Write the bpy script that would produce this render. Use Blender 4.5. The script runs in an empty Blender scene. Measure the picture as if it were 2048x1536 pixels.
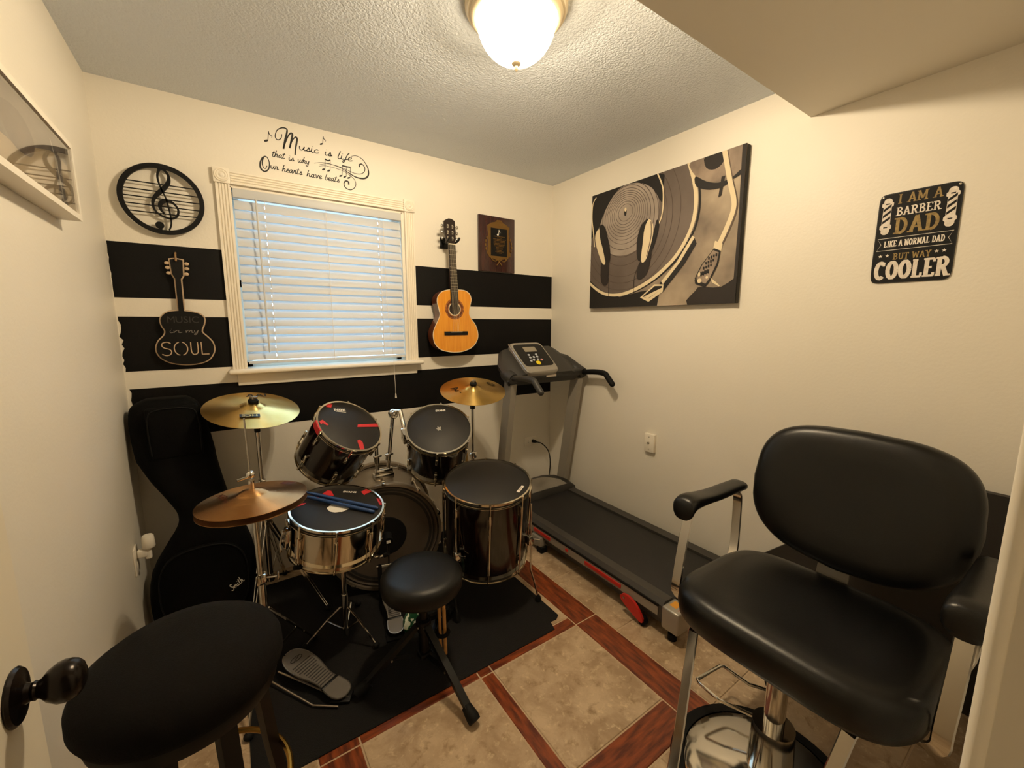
import bpy, bmesh, math, random
from mathutils import Vector, Matrix

SC = bpy.context.scene
COL = SC.collection
random.seed(7)
PI = math.pi
V3 = Vector

# ------------------------------------------------------------------ camera
CAM_POS = V3((0, 0, 1.40))
yaw, pitch, roll = math.radians(34.5466), math.radians(8.4395), math.radians(.0481)
fw = V3((math.sin(yaw) * math.cos(pitch), math.cos(yaw) * math.cos(pitch), -math.sin(pitch)))
rt0 = V3((math.cos(yaw), -math.sin(yaw), 0)); up0 = rt0.cross(fw)
rt = rt0 * math.cos(roll) + up0 * math.sin(roll); upv = up0 * math.cos(roll) - rt0 * math.sin(roll)
cd = bpy.data.cameras.new('camera'); cam = bpy.data.objects.new('camera', cd); COL.objects.link(cam)
cd.sensor_width = 36; cd.lens = 824.65 / 2048 * 36; cd.clip_start = .01; cd.clip_end = 60
cam.matrix_world = Matrix(((rt.x, upv.x, -fw.x, CAM_POS.x), (rt.y, upv.y, -fw.y, CAM_POS.y), (rt.z, upv.z, -fw.z, CAM_POS.z), (0, 0, 0, 1)))
SC.camera = cam

# ------------------------------------------------------------------ world, exposure
w = bpy.data.worlds.new('world'); SC.world = w; w.use_nodes = True
bg = w.node_tree.nodes['Background']; bg.inputs[0].default_value = (.44, .73, 1, 1); bg.inputs[1].default_value = 7.5
SC.view_settings.view_transform = 'Standard'; SC.view_settings.look = 'None'
SC.view_settings.exposure = 0.0; SC.view_settings.gamma = 1.0; SC.view_settings.use_curve_mapping = False
BULB, GLOW = 1880.0, 36.0        # radiance of the two bulbs and of the frosted glass around them

# ------------------------------------------------------------------ materials
def lin(c):
    if isinstance(c, str):
        c = [int(c[i:i + 2], 16) / 255 for i in (0, 2, 4)]
        c = [x / 12.92 if x <= .04045 else ((x + .055) / 1.055) ** 2.4 for x in c]
    return (*c[:3], 1)
MATS = {}
def mat(name, col, rough=.5, metal=0, spec=.5, bump=0, bscale=60, col2=None, cscale=6, coat=0, stretch=None, detail=4, alpha=None, trans=0):
    m = bpy.data.materials.new(name); m.use_nodes = True; MATS[name] = m
    nt = m.node_tree; b = nt.nodes['Principled BSDF']
    b.inputs['Base Color'].default_value = lin(col); b.inputs['Roughness'].default_value = rough
    b.inputs['Metallic'].default_value = metal; b.inputs['Specular IOR Level'].default_value = spec
    if coat: b.inputs['Coat Weight'].default_value = coat; b.inputs['Coat Roughness'].default_value = .08
    if trans: b.inputs['Transmission Weight'].default_value = trans
    if bump or col2:
        tc = nt.nodes.new('ShaderNodeTexCoord'); mp = nt.nodes.new('ShaderNodeMapping')
        nt.links.new(tc.outputs['Object'], mp.inputs[0])
        if stretch: mp.inputs['Scale'].default_value = stretch
    if col2:
        n = nt.nodes.new('ShaderNodeTexNoise'); n.inputs['Scale'].default_value = cscale; n.inputs['Detail'].default_value = detail
        nt.links.new(mp.outputs[0], n.inputs['Vector'])
        r = nt.nodes.new('ShaderNodeValToRGB'); r.color_ramp.elements[0].position = .35; r.color_ramp.elements[1].position = .66
        r.color_ramp.elements[0].color = lin(col); r.color_ramp.elements[1].color = lin(col2)
        nt.links.new(n.outputs[0], r.inputs[0]); nt.links.new(r.outputs[0], b.inputs['Base Color'])
    if bump:
        n2 = nt.nodes.new('ShaderNodeTexNoise'); n2.inputs['Scale'].default_value = bscale; n2.inputs['Detail'].default_value = 3
        nt.links.new(mp.outputs[0], n2.inputs['Vector'])
        bp = nt.nodes.new('ShaderNodeBump'); bp.inputs['Strength'].default_value = bump; bp.inputs['Distance'].default_value = .01
        nt.links.new(n2.outputs[0], bp.inputs['Height']); nt.links.new(bp.outputs[0], b.inputs['Normal'])
    return m

mat('wall_paint', 'e6dfd0', .5, bump=.06, bscale=90, col2='e8e1d3', cscale=2)
mat('ceil_paint', 'dee4eb', .9, bump=0)
mat('smooth_ceiling', 'e2dacb', .6)
mat('trim_white', 'eee6d6', .42)
mat('door_white', 'e6dcc6', .38)
mat('black_paint', '050404', .6, spec=.2, bump=.05, bscale=120)
mat('grout', 'c2a98a', .8)
mat('wood_strip', '55200e', .32, bump=.08, bscale=40, col2='92471f', cscale=9, detail=6, stretch=(7, 1.2, 1))
mat('wood_strip_x', '55200e', .32, bump=.08, bscale=40, col2='92471f', cscale=9, detail=6, stretch=(1.2, 7, 1))
mat('rubber_mat', '0d0c0c', .75, spec=.25, bump=.25, bscale=260)
mat('blind', 'd6d6d4', .45)
mat('vinyl_black', '040404', .36, spec=.42, bump=.05, bscale=300)
mat('vinyl_soft', '060606', .46, spec=.35, bump=.05, bscale=240)
mat('fabric_black', '0d0b0a', .9, spec=.15, bump=.2, bscale=320)
mat('bag_black', '030303', .8, spec=.12, bump=.15, bscale=240)
mat('plastic_black', '060606', .4, spec=.35)
mat('rubber_black', '050505', .7, spec=.25)
mat('metal_black', '0a0a0a', .42, metal=.3)
mat('art_black', '050404', .6, spec=.25)
mat('decal_black', '17120e', .6)
mat('chrome', 'd8d4cc', .1, metal=1)
mat('steel', 'b9b2a6', .28, metal=1)
mat('snare_steel', 'cdc2b0', .1, metal=1)
mat('drum_wrap', '080605', .16, coat=.6, col2='180a05', cscale=3)
mat('drum_head', '1c1a18', .55, spec=.35, bump=.03, bscale=300)
mat('bass_head', '5a5045', .3, col2='453c33', cscale=2)
mat('bass_wrap', '8f8270', .3, metal=.6)
mat('hoop_chrome', 'd6cdbb', .13, metal=1)
mat('tape_red', 'c0262c', .5)
mat('white_print', 'e2ddd0', .6)
mat('tan_sign', 'c3a98a', .55)
mat('stick_blue', '1c3c6e', .35)
mat('stick_wood', 'd9a868', .45, col2='c8924f', cscale=30)
mat('gold_metal', 'a98545', .3, metal=1)
mat('brass_ring', 'b58a3e', .25, metal=1)
mat('guitar_top', 'e39a26', .25, coat=.5, col2='d9891a', cscale=8, stretch=(14, 1, 1))
mat('guitar_side', '5a2a10', .3, coat=.4)
mat('guitar_dark', '1d0f09', .3, coat=.3)
mat('fretboard', '20140e', .5)
mat('bone', 'd8ccae', .4)
mat('rosette', '6a3512', .4, col2='b06a2a', cscale=60)
mat('plaque_wood', '2c1510', .25, coat=.4, col2='40201a', cscale=4, stretch=(20, 20, 1.5))
mat('plaque_gold', '8f6f3f', .38, metal=.9, bump=.3, bscale=60)
mat('tm_grey', '938c80', .42)
mat('tm_silver', 'a8a297', .35, metal=.5)
mat('tm_dark', '2a2825', .5)
mat('tm_rail', '3a3733', .45)
mat('tm_belt', '1e1c1b', .6, bump=.15, bscale=320)
mat('tm_red', 'c22a22', .4)
mat('lcd', '8d8473', .3)
mat('btn_white', 'b9bdc4', .4); mat('btn_yellow', 'e8cf22', .4); mat('btn_red', 'c98f8f', .4)
mat('label_white', 'e8ddd0', .5); mat('label_orange', 'd8952a', .5); mat('label_red', 'b5503c', .5)
mat('plate_white', 'ebe3d3', .4)
mat('stool_wood', '080504', .45, spec=.3)
mat('knob_bronze', '17100c', .25, metal=.6)
mat('pan_metal', 'd8c8a8', .35, metal=.15)
mat('pedal_grey', '77716a', .42, metal=.35)
mat('green_print', '124a2c', .4, col2='dfe6d2', cscale=55, detail=1)
for e_, p_ in zip(MATS['green_print'].node_tree.nodes['Color Ramp'].color_ramp.elements, (.56, .60)): e_.position = p_
mat('board_grey', '2a2622', .6)
mat('glass', 'ffffff', .02, trans=1)
mat('hook_brown', '8a6a45', .5)
# canvas print inks (flat print)
mat('ink_base', '6d6054', .7, col2='b5a48c', cscale=3)
mat('ink_black', '14100e', .7); mat('ink_dark', '1f1815', .7)
mat('ink_disc', '6b5f57', .7, col2='584d46', cscale=3); mat('ink_disc2', '857a70', .7, col2='a3968a', cscale=5); mat('ink_groove', '4a3e37', .7)
mat('ink_cream', 'd8c7a4', .7); mat('ink_mid', '5c4d42', .7); mat('ink_grey', '9c8a78', .7, col2='6f6054', cscale=8)
mat('paper_tan', 'c9b28c', .6); mat('paper_grey', '8d8072', .5, col2='6a5f55', cscale=10); mat('paper_brown', '4a3a2e', .5, col2='7a6450', cscale=8)
mat('sign_gold', 'a0854a', .6, col2='7d6636', cscale=90)
mat('sign_white', 'e8dfd2', .6, col2='d6cabb', cscale=90)

# travertine-look floor tiles: cloudy ground, pale flecks, darker veins
def tile_mat(name, c1, c2, off):
    m = mat(name, c1, .34); nt = m.node_tree; b = nt.nodes['Principled BSDF']; L = nt.links.new
    tc = nt.nodes.new('ShaderNodeTexCoord'); mp = nt.nodes.new('ShaderNodeMapping'); mp.inputs['Location'].default_value = (off, off * .7, 0); L(tc.outputs['Object'], mp.inputs[0])
    def noise(sc, det, dist, lo, hi):
        n = nt.nodes.new('ShaderNodeTexNoise'); n.inputs['Scale'].default_value = sc; n.inputs['Detail'].default_value = det; n.inputs['Distortion'].default_value = dist; n.inputs['Roughness'].default_value = .65
        L(mp.outputs[0], n.inputs['Vector']); r = nt.nodes.new('ShaderNodeMapRange'); r.inputs[1].default_value = lo; r.inputs[2].default_value = hi; L(n.outputs[0], r.inputs[0]); return r.outputs[0], n.outputs[0]
    def mix(f, x, y):
        k = nt.nodes.new('ShaderNodeMix'); k.data_type = 'RGBA'; L(f, k.inputs[0])
        for i, q in ((6, x), (7, y)):
            if isinstance(q, str): k.inputs[i].default_value = lin(q)
            else: L(q, k.inputs[i])
        return k.outputs[2]
    f1, _ = noise(7, 6, .4, .38, .64); f2, h2 = noise(34, 10, .25, .55, .72); f3, _ = noise(19, 10, .3, .55, .74)
    c = mix(f1, c1, c2); c = mix(f3, c, '866a48'); c = mix(f2, c, 'dcc6a2'); L(c, b.inputs['Base Color'])
    bp = nt.nodes.new('ShaderNodeBump'); bp.inputs['Strength'].default_value = .15; bp.inputs['Distance'].default_value = .006; L(h2, bp.inputs['Height']); L(bp.outputs[0], b.inputs['Normal'])
tile_mat('tile', 'a68c6e', 'c9b192', 0); tile_mat('tile2', '9f8566', 'c2a98a', 3.7)
# popcorn ceiling relief
def popcorn():
    m = MATS['ceil_paint']; nt = m.node_tree; b = nt.nodes['Principled BSDF']
    tc = nt.nodes.new('ShaderNodeTexCoord')
    v = nt.nodes.new('ShaderNodeTexVoronoi'); v.inputs['Scale'].default_value = 105; v.feature = 'SMOOTH_F1'
    n = nt.nodes.new('ShaderNodeTexNoise'); n.inputs['Scale'].default_value = 210; n.inputs['Detail'].default_value = 4
    ad = nt.nodes.new('ShaderNodeMath'); ad.operation = 'SUBTRACT'
    nt.links.new(tc.outputs['Object'], v.inputs['Vector']); nt.links.new(tc.outputs['Object'], n.inputs['Vector'])
    nt.links.new(n.outputs[0], ad.inputs[0]); nt.links.new(v.outputs['Distance'], ad.inputs[1])
    bp = nt.nodes.new('ShaderNodeBump'); bp.inputs['Strength'].default_value = .55; bp.inputs['Distance'].default_value = .006
    nt.links.new(ad.outputs[0], bp.inputs['Height']); nt.links.new(bp.outputs[0], b.inputs['Normal'])
popcorn()
# cymbal: lathe rings as fine relief, radial in the cymbal's own frame
def cymbal_mat(name, c1, c2, rough):
    m = mat(name, c1, rough, metal=1); nt = m.node_tree; b = nt.nodes['Principled BSDF']
    tc = nt.nodes.new('ShaderNodeTexCoord')
    wv = nt.nodes.new('ShaderNodeTexWave'); wv.wave_type = 'RINGS'; wv.rings_direction = 'Z'; wv.inputs['Scale'].default_value = 70; wv.inputs['Distortion'].default_value = 1.0
    nt.links.new(tc.outputs['Object'], wv.inputs['Vector'])
    bp = nt.nodes.new('ShaderNodeBump'); bp.inputs['Strength'].default_value = .12; bp.inputs['Distance'].default_value = .003
    nt.links.new(wv.outputs['Fac'], bp.inputs['Height']); nt.links.new(bp.outputs[0], b.inputs['Normal'])
    tg = nt.nodes.new('ShaderNodeTangent'); tg.direction_type = 'RADIAL'; tg.axis = 'Z'; nt.links.new(tg.outputs[0], b.inputs['Tangent']); b.inputs['Anisotropic'].default_value = .85; b.inputs['Anisotropic Rotation'].default_value = .25
    n = nt.nodes.new('ShaderNodeTexNoise'); n.inputs['Scale'].default_value = 9
    nt.links.new(tc.outputs['Object'], n.inputs['Vector'])
    r = nt.nodes.new('ShaderNodeValToRGB'); r.color_ramp.elements[0].color = lin(c1); r.color_ramp.elements[1].color = lin(c2)
    r.color_ramp.elements[0].position = .35; r.color_ramp.elements[1].position = .7
    nt.links.new(n.outputs[0], r.inputs[0]); nt.links.new(r.outputs[0], b.inputs['Base Color'])
cymbal_mat('cymbal_gold', 'd0ab5e', 'dcbd7a', .32)
cymbal_mat('cymbal_bronze', 'b98550', 'c69863', .34)
# lamp glass: faint marbling, gives off light
def emit_mat(name, c, strength, clear=0):
    m = bpy.data.materials.new(name); m.use_nodes = True; MATS[name] = m
    nt = m.node_tree; nt.nodes.clear()
    o = nt.nodes.new('ShaderNodeOutputMaterial'); e = nt.nodes.new('ShaderNodeEmission'); e.inputs[0].default_value = (*c, 1); e.inputs[1].default_value = strength
    if not clear: nt.links.new(e.outputs[0], o.inputs[0]); return
    tc = nt.nodes.new('ShaderNodeTexCoord'); n = nt.nodes.new('ShaderNodeTexNoise'); n.inputs['Scale'].default_value = 7; n.inputs['Distortion'].default_value = 1.5
    r = nt.nodes.new('ShaderNodeValToRGB'); r.color_ramp.elements[0].color = (c[0] * .8, c[1] * .74, c[2] * .62, 1); r.color_ramp.elements[1].color = (*c, 1)
    nt.links.new(tc.outputs['Object'], n.inputs['Vector']); nt.links.new(n.outputs[0], r.inputs[0]); nt.links.new(r.outputs[0], e.inputs[0])
    t = nt.nodes.new('ShaderNodeBsdfTransparent'); mx = nt.nodes.new('ShaderNodeMixShader'); mx.inputs[0].default_value = clear
    nt.links.new(e.outputs[0], mx.inputs[1]); nt.links.new(t.outputs[0], mx.inputs[2]); nt.links.new(mx.outputs[0], o.inputs[0])
emit_mat('bulb', (1, .82, .57), BULB)
emit_mat('lamp_glass', (1, .84, .60), GLOW, .6)
# blind slats let a little daylight through
def blind_mat():
    m = MATS['blind']; nt = m.node_tree; b = nt.nodes['Principled BSDF']; o = nt.nodes['Material Output']
    t = nt.nodes.new('ShaderNodeBsdfTranslucent'); t.inputs[0].default_value = (.9, .92, .95, 1)
    mx = nt.nodes.new('ShaderNodeMixShader'); mx.inputs[0].default_value = .16
    nt.links.new(b.outputs[0], mx.inputs[1]); nt.links.new(t.outputs[0], mx.inputs[2]); nt.links.new(mx.outputs[0], o.inputs[0])
blind_mat()

# ------------------------------------------------------------------ mesh builder
def frame_of(d):
    d = V3(d).normalized()
    a = d.cross(V3((0, 0, 1)))
    if a.length < 1e-3: a = V3((1, 0, 0))
    a.normalize(); return a, d.cross(a).normalized(), d
def cr(pts, n=6, closed=False):
    P = [V3(p) for p in pts]; out = []; N = len(P)
    if N < 3: return P
    rng = range(N if closed else N - 1)
    for i in rng:
        g = (lambda k: P[k % N]) if closed else (lambda k: P[max(0, min(N - 1, k))])
        a, b, c, d = g(i - 1), g(i), g(i + 1), g(i + 2)
        for j in range(n):
            t = j / n
            out.append(.5 * ((2 * b) + (c - a) * t + (2 * a - 5 * b + 4 * c - d) * t * t + (3 * b - a - 3 * c + d) * t ** 3))
    if not closed: out.append(P[-1])
    return out
class MB:
    def __init__(s): s.v = []; s.f = []
    def add(s, vs, fs, M=None):
        o = len(s.v)
        s.v += [M @ V3(v) if M is not None else V3(v) for v in vs]
        s.f += [[i + o for i in f] for f in fs]; return s
    def mm(s, x0, x1, y0, y1, z0, z1, M=None):
        vs = [(x, y, z) for z in (z0, z1) for y in (y0, y1) for x in (x0, x1)]
        return s.add(vs, [(0, 2, 3, 1), (4, 5, 7, 6), (0, 1, 5, 4), (2, 6, 7, 3), (0, 4, 6, 2), (1, 3, 7, 5)], M)
    def box(s, c, d, M=None):
        return s.mm(c[0] - d[0] / 2, c[0] + d[0] / 2, c[1] - d[1] / 2, c[1] + d[1] / 2, c[2] - d[2] / 2, c[2] + d[2] / 2, M)
    def rbox(s, c, d, r=.005, seg=2, M=None):
        bm = bmesh.new(); bmesh.ops.create_cube(bm, size=1)
        for v in bm.verts: v.co = V3((v.co.x * d[0], v.co.y * d[1], v.co.z * d[2]))
        bmesh.ops.bevel(bm, geom=bm.edges[:] + bm.verts[:], offset=min(r, min(d) * .49), segments=seg, affect='EDGES', profile=.5)
        bm.verts.index_update()
        T = Matrix.Translation(V3(c)); T = M @ T if M is not None else T
        s.add([v.co.copy() for v in bm.verts], [[v.index for v in f.verts] for f in bm.faces], T); bm.free(); return s
    def bar(s, p, q, w, h, side=None):
        p, q = V3(p), V3(q); d = (q - p).normalized()
        a = V3(side) if side else frame_of(d)[0]
        a = (a - d * a.dot(d)).normalized(); b = d.cross(a)
        vs = [e + a * sa * w / 2 + b * sb * h / 2 for e in (p, q) for sa, sb in ((-1, -1), (1, -1), (1, 1), (-1, 1))]
        return s.add(vs, [(0, 3, 2, 1), (4, 5, 6, 7), (0, 1, 5, 4), (1, 2, 6, 5), (2, 3, 7, 6), (3, 0, 4, 7)])
    def sweep(s, pts, prof, closed=False, side=None, caps=True, scale=None):
        """prof: 2D points swept along pts; side: fixed reference for the profile's x axis"""
        P = [V3(p) for p in pts]; N = len(P); k = len(prof); rings = []
        a = None
        for i in range(N):
            d = (P[(i + 1) % N] - P[i - 1]) if closed or 0 < i < N - 1 else (P[1] - P[0] if i == 0 else P[-1] - P[-2])
            d.normalize()
            if side is not None: a = V3(side)
            elif a is None: a = frame_of(d)[0]
            a = (a - d * a.dot(d))
            a = a.normalized() if a.length > 1e-6 else frame_of(d)[0]
            b = d.cross(a); sc = scale[i] if scale else 1
            rings += [P[i] + a * x * sc + b * y * sc for x, y in prof]
        fs = []
        for i in range(N if closed else N - 1):
            j = (i + 1) % N
            fs += [(i * k + t, i * k + (t + 1) % k, j * k + (t + 1) % k, j * k + t) for t in range(k)]
        if caps and not closed: fs += [tuple(range(k))[::-1], tuple((N - 1) * k + t for t in range(k))]
        return s.add(rings, fs)
    def tube(s, pts, r, n=10, closed=False, smooth=0):
        if smooth: pts = cr(pts, smooth, closed)
        prof = [(math.cos(2 * PI * t / n), math.sin(2 * PI * t / n)) for t in range(n)]
        if isinstance(r, (list, tuple)):
            L = len(pts); m = len(r) - 1
            sc = []
            for i in range(L):
                u = i / (L - 1) * m; j = min(int(u), m - 1); sc.append(r[j] + (r[j + 1] - r[j]) * (u - j))
            return s.sweep(pts, prof, closed, scale=sc)
        return s.sweep(pts, [(x * r, y * r) for x, y in prof], closed)
    def cyl(s, p, q, r0, r1=None, n=20): return s.tube([p, q], [r0, r0 if r1 is None else r1], n)
    def lathe(s, prof, n=48, M=None):
        vs = []; fs = []; k = len(prof)
        for i in range(n):
            c, sn = math.cos(2 * PI * i / n), math.sin(2 * PI * i / n)
            vs += [(r * c, r * sn, z) for r, z in prof]
        for i in range(n):
            j = (i + 1) % n
            for t in range(k - 1):
                f = [i * k + t, j * k + t, j * k + t + 1, i * k + t + 1]
                if prof[t][0] < 1e-6: f = [i * k + t, j * k + t + 1, i * k + t + 1]
                elif prof[t + 1][0] < 1e-6: f = [i * k + t, j * k + t, i * k + t + 1]
                fs.append(f)
        return s.add(vs, fs, M)
    def torus(s, c, nrm, R, r, n=48, m=10):
        a, b, d = frame_of(nrm)
        return s.tube([V3(c) + a * R * math.cos(2 * PI * i / n) + b * R * math.sin(2 * PI * i / n) for i in range(n)], r, m, True)
    def prism(s, out, z0, z1, M=None):
        k = len(out)
        vs = [(x, y, z0) for x, y in out] + [(x, y, z1) for x, y in out]
        fs = [tuple(range(k))[::-1], tuple(range(k, 2 * k))] + [(i, (i + 1) % k, k + (i + 1) % k, k + i) for i in range(k)]
        return s.add(vs, fs, M)
    def poly(s, out, M=None, z=0): return s.add([(p[0], p[1], z) for p in out], [tuple(range(len(out)))], M)
    def ball(s, c, r, M=None, n=20, m=12):
        r = (r, r, r) if not isinstance(r, (tuple, list)) else r
        T = Matrix.Translation(V3(c)) @ Matrix.Diagonal((*r, 1)); T = M @ T if M is not None else T
        return s.lathe([(math.sin(PI * i / m) if 0 < i < m else 0, -math.cos(PI * i / m)) for i in range(m + 1)], n, T)
    def loft(s, rings, cap0=True, cap1=True):
        k = len(rings[0]); o = [p for r in rings for p in r]; fs = []
        for i in range(len(rings) - 1):
            fs += [(i * k + t, i * k + (t + 1) % k, (i + 1) * k + (t + 1) % k, (i + 1) * k + t) for t in range(k)]
        if cap0: fs.append(tuple(range(k))[::-1])
        if cap1: fs.append(tuple((len(rings) - 1) * k + t for t in range(k)))
        return s.add(o, fs)
    def stroke(s, pts, wd, M=None, smooth=5, z=0, closed=False):
        """flat ribbon in the xy plane; wd number or list"""
        P = [V3((p[0], p[1], 0)) for p in pts]
        if smooth and len(P) > 2: P = cr(P, smooth, closed)
        L = len(P); W = wd if isinstance(wd, (list, tuple)) else [wd, wd]
        vs = []; fs = []
        for i in range(L):
            d = (P[(i + 1) % L] - P[i - 1]) if closed or 0 < i < L - 1 else (P[1] - P[0] if i == 0 else P[-1] - P[-2])
            d = d.normalized() if d.length > 1e-9 else V3((1, 0, 0)); nn = V3((-d.y, d.x, 0))
            u = i / max(1, L - 1) * (len(W) - 1); j = min(int(u), len(W) - 2); ww = W[j] + (W[j + 1] - W[j]) * (u - j)
            a, b = P[i] + nn * ww / 2, P[i] - nn * ww / 2
            vs += [(a.x, a.y, z), (b.x, b.y, z)]
        for i in range(L if closed else L - 1):
            j = (i + 1) % L; fs.append((2 * i, 2 * i + 1, 2 * j + 1, 2 * j))
        return s.add(vs, fs, M)
def oval(a, b, e=2.0, n=40, c=(0, 0)):
    o = []
    for i in range(n):
        t = 2 * PI * i / n; cx, sy = math.cos(t), math.sin(t)
        o.append((c[0] + a * math.copysign(abs(cx) ** (2 / e), cx), c[1] + b * math.copysign(abs(sy) ** (2 / e), sy)))
    return o
def arc(cx, cy, r, a0, a1, n=16, ry=None):
    return [(cx + r * math.cos(math.radians(a0 + (a1 - a0) * i / n)), cy + (ry or r) * math.sin(math.radians(a0 + (a1 - a0) * i / n))) for i in range(n + 1)]

ROOT = {}
def mesh_of(name, mb, mt, Minv=None, ang=35, weld=False):
    me = bpy.data.meshes.new(name)
    me.from_pydata([tuple(Minv @ v) if Minv is not None else tuple(v) for v in mb.v], [], mb.f)
    me.materials.append(MATS[mt])
    bm = bmesh.new(); bm.from_mesh(me)
    if weld: bmesh.ops.remove_doubles(bm, verts=bm.verts, dist=1e-5)
    bmesh.ops.recalc_face_normals(bm, faces=bm.faces); bm.to_mesh(me); bm.free()
    if ang:
        me.polygons.foreach_set('use_smooth', [True] * len(me.polygons)); me.set_sharp_from_angle(angle=math.radians(ang))
    return me
def tag(o, label=None, cat=None, group=None, kind=None):
    for k, v in (('label', label), ('category', cat), ('group', group), ('kind', kind)):
        if v: o[k] = v
    return o
def thing(name, label, cat, loc=(0, 0, 0), M=None, group=None, kind=None):
    o = bpy.data.objects.new(name, None); COL.objects.link(o); o.empty_display_size = .05
    mw = M if M is not None else Matrix.Translation(V3(loc)); o.matrix_world = mw
    ROOT[o] = mw; tag(o, label, cat, group, kind); return o
def part(parent, name, mb, mt, local=False, label=None, ang=35, weld=False):
    """mb in world coordinates unless local=True (then in the thing's own frame)"""
    mw = ROOT[parent]
    o = bpy.data.objects.new(name, mesh_of(name, mb, mt, None if local else mw.inverted(), ang, weld)); COL.objects.link(o)
    o.parent = parent; ROOT[o] = mw
    if label: o['label'] = label
    return o
def copy_part(src, parent, M=None):
    c = src.copy(); COL.objects.link(c); c.parent = parent; ROOT[c] = ROOT[parent]
    if M is not None: c.matrix_local = M
    return c
def solo(name, mb, mt, label, cat, loc=(0, 0, 0), group=None, M=None, local=False, ang=35):
    mw = M if M is not None else Matrix.Translation(V3(loc))
    o = bpy.data.objects.new(name, mesh_of(name, mb, mt, None if local else mw.inverted(), ang)); COL.objects.link(o)
    o.matrix_world = mw; ROOT[o] = mw; return tag(o, label, cat, group)
def struct(name, mb, mt, ang=35):
    o = bpy.data.objects.new(name, mesh_of(name, mb, mt, None, ang)); COL.objects.link(o); ROOT[o] = Matrix.Identity(4); o['kind'] = 'structure'; return o
def axes(o, x, y, z):
    """matrix from origin and three axes"""
    x, y, z = V3(x), V3(y), V3(z)
    return Matrix(((x.x, y.x, z.x, o[0]), (x.y, y.y, z.y, o[1]), (x.z, y.z, z.z, o[2]), (0, 0, 0, 1)))
def tilt(o, n, xref=(1, 0, 0)):
    n = V3(n).normalized(); x = V3(xref); x = (x - n * x.dot(n)).normalized(); return axes(o, x, n.cross(x), n)
BACK = lambda y: axes((0, y, 0), (1, 0, 0), (0, 0, 1), (0, -1, 0))     # (X,Z) drawings on the back wall
RIGHT = lambda x: axes((x, 0, 0), (0, 1, 0), (0, 0, 1), (1, 0, 0))     # (Y,Z) drawings on the right wall
def text_mb(body, size, M, bold=0, align='CENTER', spacing=1.0, sx=1.0):
    c = bpy.data.curves.new('t', 'FONT'); c.body = body; c.size = size; c.align_x = align; c.offset = bold; c.space_character = spacing; c.resolution_u = 3
    o = bpy.data.objects.new('t', c); me = bpy.data.meshes.new_from_object(o)
    mb = MB(); mb.add([(v.co.x * sx, v.co.y, 0) for v in me.vertices], [list(p.vertices) for p in me.polygons], M)
    bpy.data.objects.remove(o); bpy.data.curves.remove(c); bpy.data.meshes.remove(me); return mb

# ================================================================== ROOM
XL, XR, YB, ZC = -.40, 2.132, 2.55, 2.425
SOF_Y, SOF_Z = .844, 2.264
WY = .018                                  # room face of the front wall
fl = struct('floor', MB().mm(XL - .5, XR + .12, -1.6, YB + .12, -.08, -.003), 'grout')
G = .003
def tile_piece(x0, x1, y0, y1, nm, mt):
    mb = MB(); e = .0018
    mb.loft([[(x0 + G, y0 + G, -.003), (x1 - G, y0 + G, -.003), (x1 - G, y1 - G, -.003), (x0 + G, y1 - G, -.003)],
             [(x0 + G, y0 + G, -e), (x1 - G, y0 + G, -e), (x1 - G, y1 - G, -e), (x0 + G, y1 - G, -e)],
             [(x0 + G + e, y0 + G + e, 0), (x1 - G - e, y0 + G + e, 0), (x1 - G - e, y1 - G - e, 0), (x0 + G + e, y1 - G - e, 0)]])
    return part(fl, nm, mb, mt, ang=20)
def clip_tiles(xs, ys):
    for i in range(len(xs) - 1):
        for j in range(len(ys) - 1): tile_piece(xs[i], xs[i + 1], ys[j], ys[j + 1], 'tile', random.choice(('tile', 'tile2')))
row = [-.243, .217, .677, 1.137, 1.598, 2.058, 2.55]
clip_tiles([1.37, 1.83, XR], row)
clip_tiles([XL, -.33, .13], row)
clip_tiles([.26, .722], [.80, 1.267]); clip_tiles([.78, 1.24], [.80, 1.267]); clip_tiles([.26, .722], [1.327, 1.79]); clip_tiles([.78, 1.24], [1.327, 1.79])
clip_tiles([.13, .59, 1.05, 1.37], [-.243, .217, .674]); clip_tiles([.13, .59, 1.05, 1.37], [1.92, 2.55])
for x0, x1 in ((.13, .26), (1.24, 1.37)):
    for y0, y1 in ((.674, 1.27), (1.27, 1.92)): tile_piece(x0, x1, y0, y1, 'wood_strip', 'wood_strip')
for y0, y1 in ((.80, 1.267), (1.327, 1.79)): tile_piece(.722, .78, y0, y1, 'wood_strip', 'wood_strip')
for y0, y1 in ((.674, .80), (1.79, 1.92)): tile_piece(.26, 1.24, y0, y1, 'wood_strip', 'wood_strip_x')
for x0, x1 in ((.26, .722), (.722, .78), (.78, 1.24)): tile_piece(x0, x1, 1.267, 1.327, 'wood_strip', 'wood_strip_x')

struct('ceiling', MB().mm(XL - .1, XR + .1, SOF_Y, YB + .1, ZC, ZC + .1), 'ceil_paint')
struct('ceiling_soffit', MB().mm(XL, XR + .1, -.08, SOF_Y, SOF_Z, ZC + .1), 'smooth_ceiling')
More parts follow.
